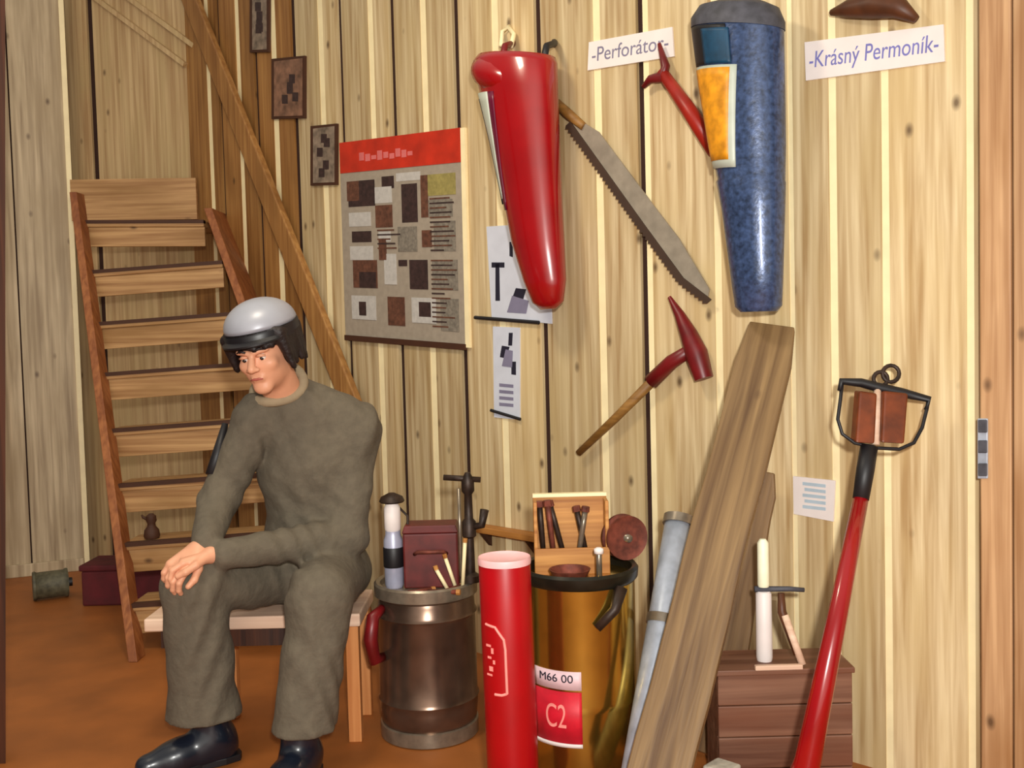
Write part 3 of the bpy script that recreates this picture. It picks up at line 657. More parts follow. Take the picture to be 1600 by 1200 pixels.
# ------------------------------------------------------------------ things on the keg
KT = KH-.02
def on_keg(px, dy): d = ray(px, 900); Y = kc.y+dy; return Vector((d.x*Y, Y, KH-.0035-.016))
o = thing('red_toolbox', 'dark red metal toolbox standing on the brown keg', 'toolbox', on_keg(676, .0))
zt = P(684, 818, kc.y-.02).z-o.location.z
bm = BM(); box(bm, -.086, .086, -.05, .045, 0, zt-.025); finish('body', bm, 'redbrown', o, bevel=.006)
bm = BM(); prism(bm, [(-.088, -.052, zt-.0245), (.088, -.052, zt-.0245), (.08, -.052, zt), (-.08, -.052, zt)], (0, .1, 0)); finish('lid', bm, 'redbrown', o, bevel=.003)
bm = BM(); tube(bm, [(-.05, -.05, zt*.55), (-.04, -.07, zt*.6), (.04, -.07, zt*.6), (.05, -.05, zt*.55)], .006, 8); finish('handle', bm, 'rust', o, smooth=True)
o = thing('carbide_lamp', 'slim silver and black miner lamp at the left edge of the keg', 'lamp', on_keg(616, -.02))
h = P(614, 770, kc.y-.02).z-o.location.z
bm = BM(); lathe(bm, [(.026, 0), (.03, .01), (.03, h*.5), (.024, h*.56), (.024, h*.6)], 24); finish('tank', bm, 'lantern', o, autos=True)
bm = BM(); lathe(bm, [(.031, h*.22), (.0325, h*.23), (.0325, h*.42), (.031, h*.43)], 24); finish('band', bm, 'black', o, autos=True)
bm = BM(); lathe(bm, [(.022, h*.6), (.026, h*.62), (.026, h*.84), (.018, h*.9)], 24); finish('burner', bm, 'white', o, autos=True)
bm = BM(); lathe(bm, [(.036, h*.9), (.04, h*.915), (.034, h*.96), (.01, h)], 24); finish('cap', bm, 'iron', o, autos=True)
bm = BM(); tube(bm, [(.03, 0, h*.3), (.048, 0, h*.4), (.048, 0, h*.75), (.02, 0, h*.85)], .004, 8); finish('handle', bm, 'iron', o, smooth=True)
o = thing('iron_valve', 'dark iron valve with a crossbar handle at the right of the keg top', 'valve', on_keg(735, -.06)+Vector((0, 0, .021)))
h = P(733, 738, kc.y-.06).z-o.location.z
bm = BM(); lathe(bm, [(.03, 0), (.03, .02), (.016, .03), (.014, h*.4), (.022, h*.42), (.022, h*.55), (.014, h*.58), (.012, h*.8), (.02, h*.83), (.02, h*.93), (.008, h)], 20); finish('stem', bm, 'iron', o, autos=True)
bm = BM(); tube(bm, [(-.075, 0, h*.96), (.04, 0, h*.93)], .009, 8); finish('crossbar', bm, 'iron', o, smooth=True)
bm = BM(); tube(bm, [(-.028, -.01, h*.0+.02), (-.028, -.01, h*.86)], .005, 8); finish('guide_rod', bm, 'kegrim', o, smooth=True)
bm = BM(); tube(bm, [(0, 0, h*.5), (.04, -.01, h*.52), (.05, -.01, h*.66)], [.012, .012, .014], 10); finish('outlet', bm, 'iron', o, smooth=True)
bm = BM(); tube(bm, [(-KR*.8, -.085, KH*.86), (-KR*.95, -.13, KH*.83), (-KR*1.0, -.14, KH*.7), (-KR*.95, -.13, KH*.56), (-KR*.82, -.085, KH*.55)], [.014, .02, .022, .02, .014], 12); finish('side_handle', bm, 'maroon', kt, smooth=True)
for i, (px, hh, lean, lab) in enumerate([(712, .10, -.03, 'pale wooden stick leaning left against the red toolbox'), (722, .15, .012, 'tallest pale wooden stick between the red toolbox and the valve'), (700, .07, -.035, 'shortest pale wooden stick in front of the red toolbox')]):
    p = on_keg(px, -.075-.012*i); o = thing('wooden_stick', lab, 'stick', p, 0, 'sticks on the keg')
    bm = BM(); tube(bm, [(0, 0, .004), (lean, 0, hh)], .006, 8); finish('shaft', bm, 'pale', o, smooth=True)
    bm = BM(); tube(bm, [(lean, 0, hh), (lean*1.1, 0, hh+.012)], .007, 8); finish('tip', bm, 'crateorange', o)
# loose nails/bolts by the valve
for i, (px, dy, ln, rz, lab) in enumerate([(655, -.11, .075, .4, 'rusty bolt lying at the front left of the keg top'), (690, -.125, .09, -.2, 'rusty bolt lying at the front middle of the keg top'), (708, -.09, .07, .9, 'rusty bolt lying nearest the valve on the keg top')]):
    p = on_keg(px, dy); p.z += .008
    o = thing('iron_bolt', lab, 'bolt', p, rz, 'loose bolts on the keg')
    bm = BM(); tube(bm, [(-ln/2, 0, 0), (ln/2, 0, 0)], .0075, 8); finish('shank', bm, 'rust', o, smooth=True)
    bm = BM(); tube(bm, [(ln/2, 0, 0), (ln/2+.012, 0, 0)], .009, 6); finish('head', bm, 'crateorange', o)
# ------------------------------------------------------------------ things on the barrel
def on_bar(px, dy): d = ray(px, 880); Y = gc.y+dy; return Vector((d.x*Y, Y, GH-.031))
o = thing('wooden_box', 'small orange-brown open wooden box standing on the barrel', 'box', on_bar(893, .05))
h = P(893, 780, gc.y+.03).z-o.location.z; hw = .104; 
bm = BM(); box(bm, -hw, hw, .025, .035, 0, h); finish('back_board', bm, 'crateorange', o, bevel=.002)
for s in (-1, 1): bm = BM(); box(bm, s*hw-(.01 if s > 0 else 0), s*hw+(0 if s > 0 else .01), -.04, .0245, 0, h*.98); finish('side_board', bm, 'crateorange', o, bevel=.002)
bm = BM(); box(bm, -hw, hw, -.05, -.0405, 0, h*.36); finish('front_board', bm, 'crateorange', o, bevel=.002)
bm = BM(); box(bm, -hw, hw, .02, .04, h+.0005, h+.01); finish('top_strip', bm, 'pale', o)
LBL = ['dark iron chisel at the left inside the wooden box', 'reddish iron chisel second from the left in the wooden box', 'dark iron chisel crossing in the middle of the wooden box', 'pale steel chisel leaning in the middle of the wooden box', 'dark iron chisel at the right inside the wooden box']
for i, (x, lean, m) in enumerate([(-.075, .012, 'iron'), (-.045, .02, 'rust'), (-.01, .05, 'iron'), (.012, -.03, 'kegrim'), (.05, .035, 'iron')]):
    c = thing('chisel', LBL[i], 'chisel', o.location+Vector((x, -.018-.008*(i % 2), .005)), 0, 'chisels in the wooden box')
    ln = h*random.uniform(.8, 1.0); d = Vector((-lean, 0, ln))
    bm = BM(); tube(bm, [(0, 0, 0), d*.7, d*.93], [.006, .008, .008], 8); finish('shank', bm, m, c, smooth=True)
    bm = BM(); tube(bm, [d*.92, d], [.012, .011], 8); finish('striking_head', bm, 'rust', c)
o = thing('pulley_wheel', 'dark rusty grooved pulley wheel at the right of the barrel top', 'pulley', on_bar(968, .035)+Vector((.015, 0, .033)), .35)
bm = BM(); rw = .062
prof = [(.016, -.016), (.05, -.016), (rw, -.02), (rw, -.012), (rw*.8, 0), (rw, .012), (rw, .02), (.05, .016), (.016, .016)]
lathe(bm, prof, 32); bmesh.ops.rotate(bm, verts=bm.verts, matrix=Matrix.Rotation(math.pi/2, 3, 'X')); bmesh.ops.translate(bm, verts=bm.verts, vec=(0, 0, rw)); finish('wheel', bm, 'rust', o, autos=True)
bm = BM(); tube(bm, [(0, -.03, rw), (0, .03, rw)], .011, 12); finish('axle', bm, 'kegrim', o, smooth=True)
o = thing('steel_pin', 'short upright pale steel pin on the barrel between box and pulley', 'pin', on_bar(936, -.09))
bm = BM(); lathe(bm, [(.008, 0), (.008, .075), (.005, .08)], 12); finish('shaft', bm, 'kegrim', o, smooth=True)
bm = BM(); lathe(bm, [(.013, .078), (.013, .09), (.006, .094)], 12); finish('head', bm, 'white', o, smooth=True)
o = thing('iron_bowl', 'shallow reddish iron bowl in front of the wooden box on the barrel', 'bowl', on_bar(890, -.075))
bm = BM(); lathe(bm, [(.02, 0), (.045, .012), (.056, .035), (.052, .035), (.04, .014), (.01, .006)], 28); finish('bowl', bm, 'rust', o, autos=True)
# wooden ledge on the wall behind the barrel
o, u0, z0 = wthing('wall_ledge', 'narrow golden wooden ledge on the wall above the red cylinder', 'ledge', 800, 830)
bm = BM(); a = wpt(752, 832, .0, u0, z0); b = wpt(852, 832, .0, u0, z0); box(bm, a.x, b.x, -.06, -.001, -.012, .012); finish('ledge_board', bm, 'crateorange', o, bevel=.002)
for x in (a.x+.05, b.x-.05):
    bm = BM(); prism(bm, [(x-.01, -.001, -.013), (x-.01, -.05, -.013), (x-.01, -.001, -.07)], (.02, 0, 0)); finish('bracket', bm, 'strip', o)
# ------------------------------------------------------------------ crate at the right with hand drill
cf = at_floor(1206, 2.72)
o = thing('wooden_crate', 'reddish brown slatted crate behind the red pole at the right', 'crate', cf, 0)
cw = (P(1308, 1100, 2.72).x-P(1108, 1100, 2.72).x)/2; ch = P(1206, 1050, 2.6).z
cy0, cy1 = -.13, .03
nsl = 4; sh = ch/nsl
for k in range(nsl):
    bm = BM(); box(bm, -cw, cw, cy0, cy0+.015, k*sh+.001, (k+1)*sh-.001); finish('slat', bm, 'crate', o, bevel=.003)
for s in (-1, 1):
    bm = BM(); box(bm, s*cw-(.016 if s > 0 else 0), s*cw+(0 if s > 0 else .016), cy0+.0155, cy1-.0155, .003, ch-.004); finish('end_board', bm, 'crate', o, bevel=.003)
bm = BM(); box(bm, -cw, cw, cy1-.015, cy1, .003, ch-.004); finish('back_board', bm, 'crate', o, bevel=.003)
bm = BM(); box(bm, -cw-.006, cw+.006, cy0-.006, cy1+.004, ch-.0035, ch+.012); finish('lid', bm, 'crate', o, bevel=.003)
hd = thing('hand_drill', 'pale upright hand drill with a dark crossbar standing on the crate', 'hand drill', Vector((P(1194, 1000, 2.66).x, 2.66, ch+.012)))
h1 = P(1194, 842, 2.66).z-hd.location.z; hx = P(1194, 920, 2.66).z-hd.location.z
bm = BM(); lathe(bm, [(.02, 0), (.022, .01), (.021, hx-.012), (.016, hx-.006)], 20); finish('handle', bm, 'white', hd, autos=True)
bm = BM(); lathe(bm, [(.014, hx+.006), (.016, hx+.012), (.015, h1-.01), (.008, h1)], 20); finish('shaft', bm, plain('cream_paint', (250, 250, 214), .5), hd, autos=True)
bm = BM(); tube(bm, [(-.024, 0, hx), (.07, 0, hx-.002), (.11, 0, hx-.006)], [.008, .007, .006], 10); finish('crossbar', bm, 'greydark', hd, smooth=True)
bm = BM(); tube(bm, [(.045, -.01, hx-.01), (.045, -.015, hx*.7), (.075, -.05, .03)], [.009, .012, .01], 10); finish('crank', bm, 'brownleather', hd, smooth=True)
bm = BM(); tube(bm, [(.05, -.025, hx*.66), (.085, -.062, .006)], .01, 10); finish('crank_grip', bm, 'bench', hd, smooth=True)
bm = BM(); box(bm, -.045, .08, -.085, -.07, .0005, .013); finish('foot_bar', bm, 'bench', hd, bevel=.002)
# ------------------------------------------------------------------ red pole tool at right
def RP(px, py):   # pole line: depth falls towards the floor
    return P(px, py, 2.62-(py-570)*.00058)
base = RP(1222, 1290); fz = floorp(1222, 1300); base = Vector((fz.x, fz.y, 0))
o = thing('long_handled_tool', 'long red pole with a black-framed wooden head leaning on the right of the wall', 'long-handled tool', base)
B = lambda px, py: RP(px, py)-base
bm = BM(); tube(bm, [(0, 0, .02), B(1262, 1190), B(1305, 980), B(1346, 775)], [.032, .030, .024, .019], 20); finish('pole', bm, 'red', o, smooth=True)
bm = BM(); tube(bm, [B(1345, 780), B(1352, 735), B(1358, 698)], [.020, .0225, .022], 20); finish('grip', bm, 'black', o, smooth=True)
bm = BM(); tube(bm, [B(1312, 610), B(1314, 596), B(1345, 598), B(1375, 606), B(1410, 614), B(1452, 624), B(1447, 640)], [.006, .009, .012, .013, .013, .009, .006], 10); finish('crossbar', bm, 'black', o, smooth=True)
bm = BM(); tube(bm, [B(1316, 598), B(1313, 625), B(1309, 655), B(1316, 678), B(1335, 692), B(1370, 700), B(1405, 702), B(1428, 692), B(1441, 668), B(1448, 640), B(1450, 626)], .0048, 8); finish('wire_bow', bm, 'black', o, smooth=True)
for x0, x1, xb0, xb1 in ((1338, 1366, 1332, 1362), (1376, 1414, 1372, 1408)):
    bm = BM(); a, b = B(x0, 610), B(x1, 614); c, d = B(xb1, 692), B(xb0, 690); dd = Vector((0, -.045, 0)); sh_ = Vector((0, .02, 0))
    prism(bm, [a+sh_, b+sh_, c+sh_, d+sh_], dd); finish('wooden_block', bm, plain('dark_reddish_wood', (112, 50, 16), .45, var=.4, scale=20), o, bevel=.006)
bm = BM(); tube(bm, [B(1371, 608), B(1368, 695)], .01, 10); finish('centre_spindle', bm, 'bench', o, smooth=True)
for cx, cy, rx in ((1392, 584, 13), (1376, 592, 11)):
    bm = BM(); tube(bm, [B(cx+rx*math.cos(t), cy-rx*math.sin(t)) for t in [2*math.pi*k/16 for k in range(17)]], .0055, 8, cap=False); finish('ring', bm, 'iron', o, smooth=True)
# ------------------------------------------------------------------ things at the far left floor
p = floorp(80, 935)
o = thing('metal_drum', 'small dark grey round metal drum lying on the floor by the left wall', 'drum', p, .5)
bm = BM(); lathe(bm, [(.05, -.08), (.07, -.08), (.072, -.07), (.066, -.06), (.066, .06), (.072, .07), (.07, .08), (.05, .08)], 28)
bmesh.ops.rotate(bm, verts=bm.verts, matrix=Matrix.Rotation(math.pi/2, 3, 'Y')); bmesh.ops.translate(bm, verts=bm.verts, vec=(0, 0, .072)); finish('drum_body', bm, 'greystone', o, autos=True)
bm = BM(); tube(bm, [(.08, 0, .072), (.1, 0, .072)], .022, 14); finish('spout', bm, 'black', o, autos=True)
p = floorp(215, 940); p2 = P(215, 880, 4.75)
o = thing('red_chest', 'dark red chest standing on the floor behind the lowest stair treads', 'chest', Vector((P(196, 940, 4.85).x, 4.85, 0)))
bm = BM(); box(bm, -.17, .22, -.1, .12, 0, .17); finish('chest_body', bm, 'cloth_red', o, bevel=.01)
bm = BM(); box(bm, -.178, .228, -.108, .128, .1705, .2); finish('lid', bm, 'cloth_red', o, bevel=.008)
# dark lamp on a middle tread
tp = P(232, 838, 4.16)
o = thing('small_figurine', 'small dark object standing on a low stair tread beside the person', 'ornament', Vector((tp.x, 4.20, P(232, 850-.075*40, 4.13).z+.0035)))
bm = BM(); lathe(bm, [(.03, 0), (.034, .01), (.03, .035), (.018, .05), (.016, .062), (.022, .075), (.02, .095), (.008, .105)], 20); finish('body', bm, 'strip', o, autos=True)
bm = BM(); tube(bm, [(-.015, 0, .08), (-.035, 0, .09), (-.04, 0, .1)], [.008, .006, .004], 8); finish('spout', bm, 'strip', o, smooth=True)
# ------------------------------------------------------------------ bench
bl0, br0 = P(224, 966, 3.02), P(562, 958, 3.02); zb = .41
o = thing('bench', 'low pale wooden bench under the seated person', 'bench', Vector(((bl0.x+br0.x)/2, 3.02, 0)))
hw = (br0.x-bl0.x)/2
bm = BM(); box(bm, -hw, hw, 0, .3, zb-.04, zb); finish('seat', bm, 'bench', o, bevel=.005)
bm = BM(); box(bm, -hw+.04, hw-.04, .03, .05, zb-.1, zb-.041); finish('apron', bm, 'darkwood', o)
for x in (-hw+.19, hw-.03):
    for y in (.02, .24): bm = BM(); box(bm, x-.02, x+.02, y, y+.04, 0, zb-.041); finish('leg', bm, 'orangebench', o, bevel=.003)
# ------------------------------------------------------------------ person
class SDF:
    def __init__(s, lo, hi, h):
        s.lo = np.array(lo, float); s.h = h; n = np.ceil((np.array(hi)-s.lo)/h).astype(int)+1; s.n = n
        s.f = np.full(n, 1.0, np.float32)
    def _sub(s, lo, hi, pad):
        i0 = np.clip(((np.array(lo)-pad-s.lo)/s.h).astype(int), 0, s.n-1); i1 = np.clip(((np.array(hi)+pad-s.lo)/s.h).astype(int)+2, 1, s.n)
        sl = tuple(slice(a, b) for a, b in zip(i0, i1))
        g = np.meshgrid(*[s.lo[k]+s.h*np.arange(i0[k], i1[k]) for k in range(3)], indexing='ij'); return sl, g
    def _mix(s, sl, d, k, sub=False):
        a = s.f[sl]
        if sub: d = -d; hh = np.clip(.5-.5*(d-a)/k*-1, 0, 1); s.f[sl] = np.maximum(a, d); return
        hh = np.clip(.5+.5*(d-a)/k, 0, 1); s.f[sl] = d*(1-hh)+a*hh-k*hh*(1-hh)
    def cone(s, a, b, ra, rb, k=.02, flat=None):
        a = np.array(a, float); b = np.array(b, float); R = max(ra, rb)
        sl, (X, Y, Z) = s._sub(np.minimum(a, b)-R, np.maximum(a, b)+R, .06)
        d = b-a; L2 = d@d; t = np.clip(((X-a[0])*d[0]+(Y-a[1])*d[1]+(Z-a[2])*d[2])/max(L2, 1e-9), 0, 1)
        D = np.sqrt((X-a[0]-t*d[0])**2+(Y-a[1]-t*d[1])**2+(Z-a[2]-t*d[2])**2)-(ra+(rb-ra)*t)
        s._mix(sl, D.astype(np.float32), k)
    def ell(s, c, r, k=.02, R=None, sub=False):
        c = np.array(c, float); r = np.array(r, float); m = r.max()
        sl, (X, Y, Z) = s._sub(c-m, c+m, .06); X = X-c[0]; Y = Y-c[1]; Z = Z-c[2]
        if R is not None:
            Ri = np.array(R.transposed()); X, Y, Z = [Ri[i][0]*X+Ri[i][1]*Y+Ri[i][2]*Z for i in range(3)]
        k0 = np.sqrt((X/r[0])**2+(Y/r[1])**2+(Z/r[2])**2); k1 = np.sqrt((X/r[0]**2)**2+(Y/r[1]**2)**2+(Z/r[2]**2)**2)
        s._mix(sl, (k0*(k0-1)/np.maximum(k1, 1e-6)).astype(np.float32), k, sub)
    def mesh(s, bm):
        f = s.f; ins = f < 0; n = f.shape
        c = np.zeros(tuple(x-1 for x in n), np.int8)
        for i in (0, 1):
            for j in (0, 1):
                for k in (0, 1): c += ins[i:n[0]-1+i, j:n[1]-1+j, k:n[2]-1+k]
        cells = np.argwhere((c > 0) & (c < 8)); idx = -np.ones(c.shape, np.int32); idx[tuple(cells.T)] = np.arange(len(cells))
        acc = np.zeros((len(cells), 3)); cnt = np.zeros(len(cells)); cor = [(i, j, k) for i in (0, 1) for j in (0, 1) for k in (0, 1)]
        for A_ in cor:
            for ax in range(3):
                if A_[ax] == 0:
                    B_ = list(A_); B_[ax] = 1
                    fa = f[cells[:, 0]+A_[0], cells[:, 1]+A_[1], cells[:, 2]+A_[2]]; fb = f[cells[:, 0]+B_[0], cells[:, 1]+B_[1], cells[:, 2]+B_[2]]
                    m = (fa < 0) != (fb < 0); t = np.where(m, fa/np.where(m, fa-fb, 1), 0)
                    p = np.tile(np.array(A_, float), (len(cells), 1)); p[:, ax] = t
                    acc[m] += p[m]; cnt[m] += 1
        V = s.lo+(cells+acc/cnt[:, None])*s.h
        quads = []
        for ax in range(3):
            o1, o2 = (ax+1) % 3, (ax+2) % 3
            sa = [slice(None)]*3; sb = [slice(None)]*3; sa[ax] = slice(0, n[ax]-1); sb[ax] = slice(1, n[ax])
            ed = np.argwhere(ins[tuple(sa)] != ins[tuple(sb)])
            ed = ed[(ed[:, o1] > 0) & (ed[:, o2] > 0) & (ed[:, o1] < n[o1]-1) & (ed[:, o2] < n[o2]-1)]
            q = []
            for (u, v) in ((0, 0), (-1, 0), (-1, -1), (0, -1)):
                e = ed.copy(); e[:, o1] += u; e[:, o2] += v; q.append(idx[tuple(e.T)])
            quads.append(np.stack(q, 1))
        Q = np.concatenate(quads); Q = Q[(Q >= 0).all(1)]
        me = bpy.data.meshes.new('t'); me.from_pydata(V.tolist(), [], Q.tolist()); bm.from_mesh(me); bpy.data.meshes.remove(me)
def sm_finish(name, sdf, mat, parent, it=2, extra=None):
    bm = BM(); sdf.mesh(bm)
    for _ in range(it): bmesh.ops.smooth_vert(bm, verts=bm.verts, factor=.5, use_axis_x=True, use_axis_y=True, use_axis_z=True)
    if extra: extra(bm)
    return finish(name, bm, mat, parent, smooth=True)
def V3(px, py, Y, base): return P(px, py, Y)-base
pb = Vector((P(440, 900, 3.1).x, 3.1, 0))
man = thing('person', 'person in grey-green coverall and silver helmet sitting hunched on the bench', 'person', pb)
q = lambda px, py, Y: V3(px, py, Y, pb)
HC = q(414, 548, 2.97)
# head frame: looks down to the viewer's lower left
HRm = Matrix.Rotation(math.radians(-12), 3, 'Z') @ Matrix.Rotation(math.radians(14), 3, 'X') @ Matrix.Rotation(math.radians(-7), 3, 'Y')
h3 = lambda x, y, z: HC+HRm @ Vector((x, y, z))     # -y is the way the face looks
J = dict(neck=q(452, 612, 3.10), s1=q(402, 652, 3.08), s2=q(550, 668, 3.16), e1=q(343, 782, 3.04), w1=q(322, 846, 2.86), e2=q(543, 838, 3.08), w2=q(352, 866, 2.84),
         h1=q(450, 893, 3.17), h2=q(528, 893, 3.19), k1=q(304, 915, 2.86), a1=q(318, 1100, 2.90), k2=q(500, 930, 2.83), a2=q(474, 1150, 2.78), ch=q(485, 735, 3.14), be=q(492, 830, 3.17))
# coverall
lo = [-.55, -.6, .02]; hi = [.5, .4, 1.25]
S = SDF(lo, hi, .007)
S.ell(J['ch'], (.165, .115, .19), .03); S.ell(J['be'], (.16, .125, .16), .05); S.ell((J['h1']+J['h2'])/2, (.18, .13, .105), .05)
S.cone(J['ch']+Vector((0, 0, .05)), J['neck']+Vector((-.01, 0, -.03)), .12, .075, .05)
S.cone(J['neck']+Vector((-.05, 0, -.05)), J['s1'], .06, .07, .04); S.cone(J['neck']+Vector((.05, 0, -.05)), J['s2'], .06, .075, .04)
S.cone(J['s1'], J['e1'], .072, .058, .015); S.cone(J['e1'], J['w1'], .058, .043, .02)
S.cone(J['s2'], J['e2'], .077, .064, .02); S.cone(J['e2'], J['w2'], .062, .044, .02)
S.cone(J['h1'], J['k1'], .098, .088, .03); S.cone(J['k1'], J['a1'], .092, .098, .02); S.cone(J['a1'], J['a1']+Vector((0, 0, -.03)), .1, .106, .02)
S.cone(J['h2'], J['k2'], .1, .09, .03); S.cone(J['k2'], J['a2'], .092, .088, .02); S.cone(J['a2'], J['a2']+Vector((0, 0, -.02)), .088, .092, .02)
S.cone(J['neck']+Vector((.0, .02, -.02)), J['s2']+Vector((0, 0, .0)), .07, .08, .05)
# folds
g = np.meshgrid(*[S.lo[k]+S.h*np.arange(S.n[k]) for k in range(3)], indexing='ij')
S.f += (.0045*np.sin(38*g[2]+14*np.sin(7*g[0]+5*g[1]))*np.sin(11*g[0]+3*g[2]+2)+.003*np.sin(60*g[0]+25*g[2]+8*np.sin(9*g[2]))*np.sin(8*g[2]+1)).astype(np.float32)
# cut hems
for (a, k_) in (('a1', 0), ('a2', 0)):
    c = J[a]; zc = c.z-.035; m = (g[2] < zc); S.f[m] = np.maximum(S.f[m], (zc-g[2][m]).astype(np.float32))
    if a == 'a1':
        m = (g[2] < J['a1'].z-.035) & (g[0] < (J['a1'].x+J['a2'].x)/2); S.f[m] = .5
m = (g[2] < J['a2'].z-.03); S.f[m] = .5
m = (g[2] < J['a1'].z-.035) & (g[0] < (J['a1'].x+J['a2'].x)/2); S.f[m] = .5
del g
sm_finish('coverall', S, 'coverall', man, 2)
# collar ring
bm = BM(); cn = J['neck']+Vector((-.035, -.035, .035)); ax = (HC-J['neck']).normalized(); x, y = ring_frame(ax)
tube(bm, [cn-ax*.02+(x*math.cos(t)*.082+y*math.sin(t)*.075)-ax*.01*math.cos(t*2) for t in [2*math.pi*k/24 for k in range(25)]], .016, 10, cap=False); finish('collar', bm, 'collar', man, smooth=True)
# body: head, neck, core and hands as one mesh
bm = BM()
S = SDF([HC.x-.16, HC.y-.2, HC.z-.34], [HC.x+.28, HC.y+.32, HC.z+.2], .0032)
S.ell(h3(0, .015, .035), (.076, .094, .088), .02, HRm); S.ell(h3(0, -.03, -.035), (.059, .058, .075), .02, HRm); S.ell(h3(0, -.068, -.095), (.028, .02, .02), .02, HRm)
S.cone(h3(0, -.088, .008), h3(0, -.108, -.028), .008, .0125, .01); S.ell(h3(-.013, -.1, -.032), (.009, .009, .007), .006, HRm); S.ell(h3(.013, -.1, -.032), (.009, .009, .007), .006, HRm)
S.cone(h3(-.045, -.074, .02), h3(-.012, -.088, .017), .008, .008, .012); S.cone(h3(.045, -.074, .02), h3(.012, -.088, .017), .008, .008, .012)
S.ell(h3(-.038, -.062, -.025), (.02, .018, .016), .02, HRm); S.ell(h3(.038, -.062, -.025), (.02, .018, .016), .02, HRm)
S.ell(h3(-.028, -.098, .0), (.014, .013, .009), .004, HRm, True); S.ell(h3(.028, -.098, .0), (.014, .013, .009), .004, HRm, True)
S.cone(h3(-.012, -.084, -.062), h3(.012, -.084, -.062), .0075, .0075, .012)
for s in (-1, 1): S.ell(h3(s*.077, .005, -.005), (.008, .018, .03), .008, HRm)
S.cone(h3(0, .02, -.06), J['neck']+Vector((-.01, 0, -.03)), .055, .062, .03)
S.mesh(bm)
S = SDF(lo, hi, .012)
S.ell(J['ch'], (.14, .09, .17), .03); S.ell(J['be'], (.13, .1, .14), .05); S.cone(J['ch'], J['neck'], .09, .05, .05)
S.cone(J['neck'], J['s1'], .04, .045); S.cone(J['neck'], J['s2'], .04, .045); S.cone(J['s1'], J['e1'], .045, .036); S.cone(J['e1'], J['w1'], .036, .026); S.cone(J['s2'], J['e2'], .045, .036); S.cone(J['e2'], J['w2'], .036, .026)
S.cone(J['be'], J['h1'], .1, .07, .05); S.cone(J['be'], J['h2'], .1, .07, .05)
S.cone(J['h1'], J['k1'], .07, .05); S.cone(J['k1'], J['a1'], .05, .04); S.cone(J['h2'], J['k2'], .07, .05); S.cone(J['k2'], J['a2'], .05, .04)
S.mesh(bm)
def hand(bm, wrist, d, side, out, L=.185):
    """d: along the hand, side: towards the thumb, out: back of the hand"""
    d = d.normalized(); side = (side-d*side.dot(d)).normalized(); out = d.cross(side); out = out if out.z > 0 else -out
    lo_ = [min(wrist[k], (wrist+d*L)[k])-.09 for k in range(3)]; hi_ = [max(wrist[k], (wrist+d*L)[k])+.09 for k in range(3)]
    S = SDF(lo_, hi_, .0026)
    S.cone(wrist-d*.03, wrist+d*.01, .024, .025, .01)
    for t in (-.022, 0, .022): S.cone(wrist+d*.01+side*t*.6, wrist+d*.085+side*t*1.25, .018, .0145, .012)
    for i, (t, ln) in enumerate(((.031, .072), (.011, .08), (-.010, .074), (-.03, .058))):
        p0 = wrist+d*.088+side*t; b1 = d*.85-out*(.35+.08*i); b2 = d*.35-out*(.9); b3 = -d*.15-out
        p1 = p0+b1.normalized()*ln*.45+side*t*.12; p2 = p1+b2.normalized()*ln*.32; p3 = p2+b3.normalized()*ln*.22
        S.cone(p0, p1, .0095, .009, .004); S.cone(p1, p2, .009, .008, .003); S.cone(p2, p3, .008, .007, .003)
    t0 = wrist+d*.025+side*.022; t1 = t0+d*.03+side*.026-out*.008; t2 = t1+d*.03+side*.01-out*.01; t3 = t2+d*.022-side*.004-out*.008
    S.cone(t0, t1, .014, .012, .01); S.cone(t1, t2, .0115, .0105, .004); S.cone(t2, t3, .0105, .0085, .004)
    S.mesh(bm)
hand(bm, J["w1"]+Vector((-.012, -.024, -.014)), Vector((-.42, -.55, -.4)), Vector((.8, -.3, -.2)), None)
hand(bm, J['w2']+Vector((-.03, -.01, .004)), Vector((-.8, -.32, -.1)), Vector((.0, -.9, -.1)), None)
for _ in range(1): bmesh.ops.smooth_vert(bm, verts=bm.verts, factor=.4, use_axis_x=True, use_axis_y=True, use_axis_z=True)
body = finish('body', bm, 'skin', man, smooth=True)
for s in (-1, 1):
    bm = BM(); bmesh.ops.create_uvsphere(bm, u_segments=16, v_segments=10, radius=.0105, matrix=Matrix.Translation(h3(s*.028, -.0765, -.001))); e = finish('eye', bm, 'eye', man, smooth=True)
    bm = BM(); bmesh.ops.create_uvsphere(bm, u_segments=12, v_segments=8, radius=.0062, matrix=Matrix.Translation(h3(s*.028, -.0825, -.004))); finish('iris', bm, 'pupil', e, smooth=True)
    bm = BM(); tube(bm, [h3(s*.012, -.096, .021), h3(s*.03, -.092, .026), h3(s*.047, -.08, .02)], [.003, .004, .002], 8); finish('eyebrow', bm, 'hair', man, smooth=True)
bm = BM(); tube(bm, [h3(-.02, -.0925, -.063), h3(-.008, -.0955, -.061), h3(0, -.0955, -.062), h3(.008, -.0955, -.061), h3(.02, -.0925, -.063)], [.002, .0045, .0045, .0045, .002], 8, flat=.8); finish('lips', bm, 'lip', man, smooth=True)
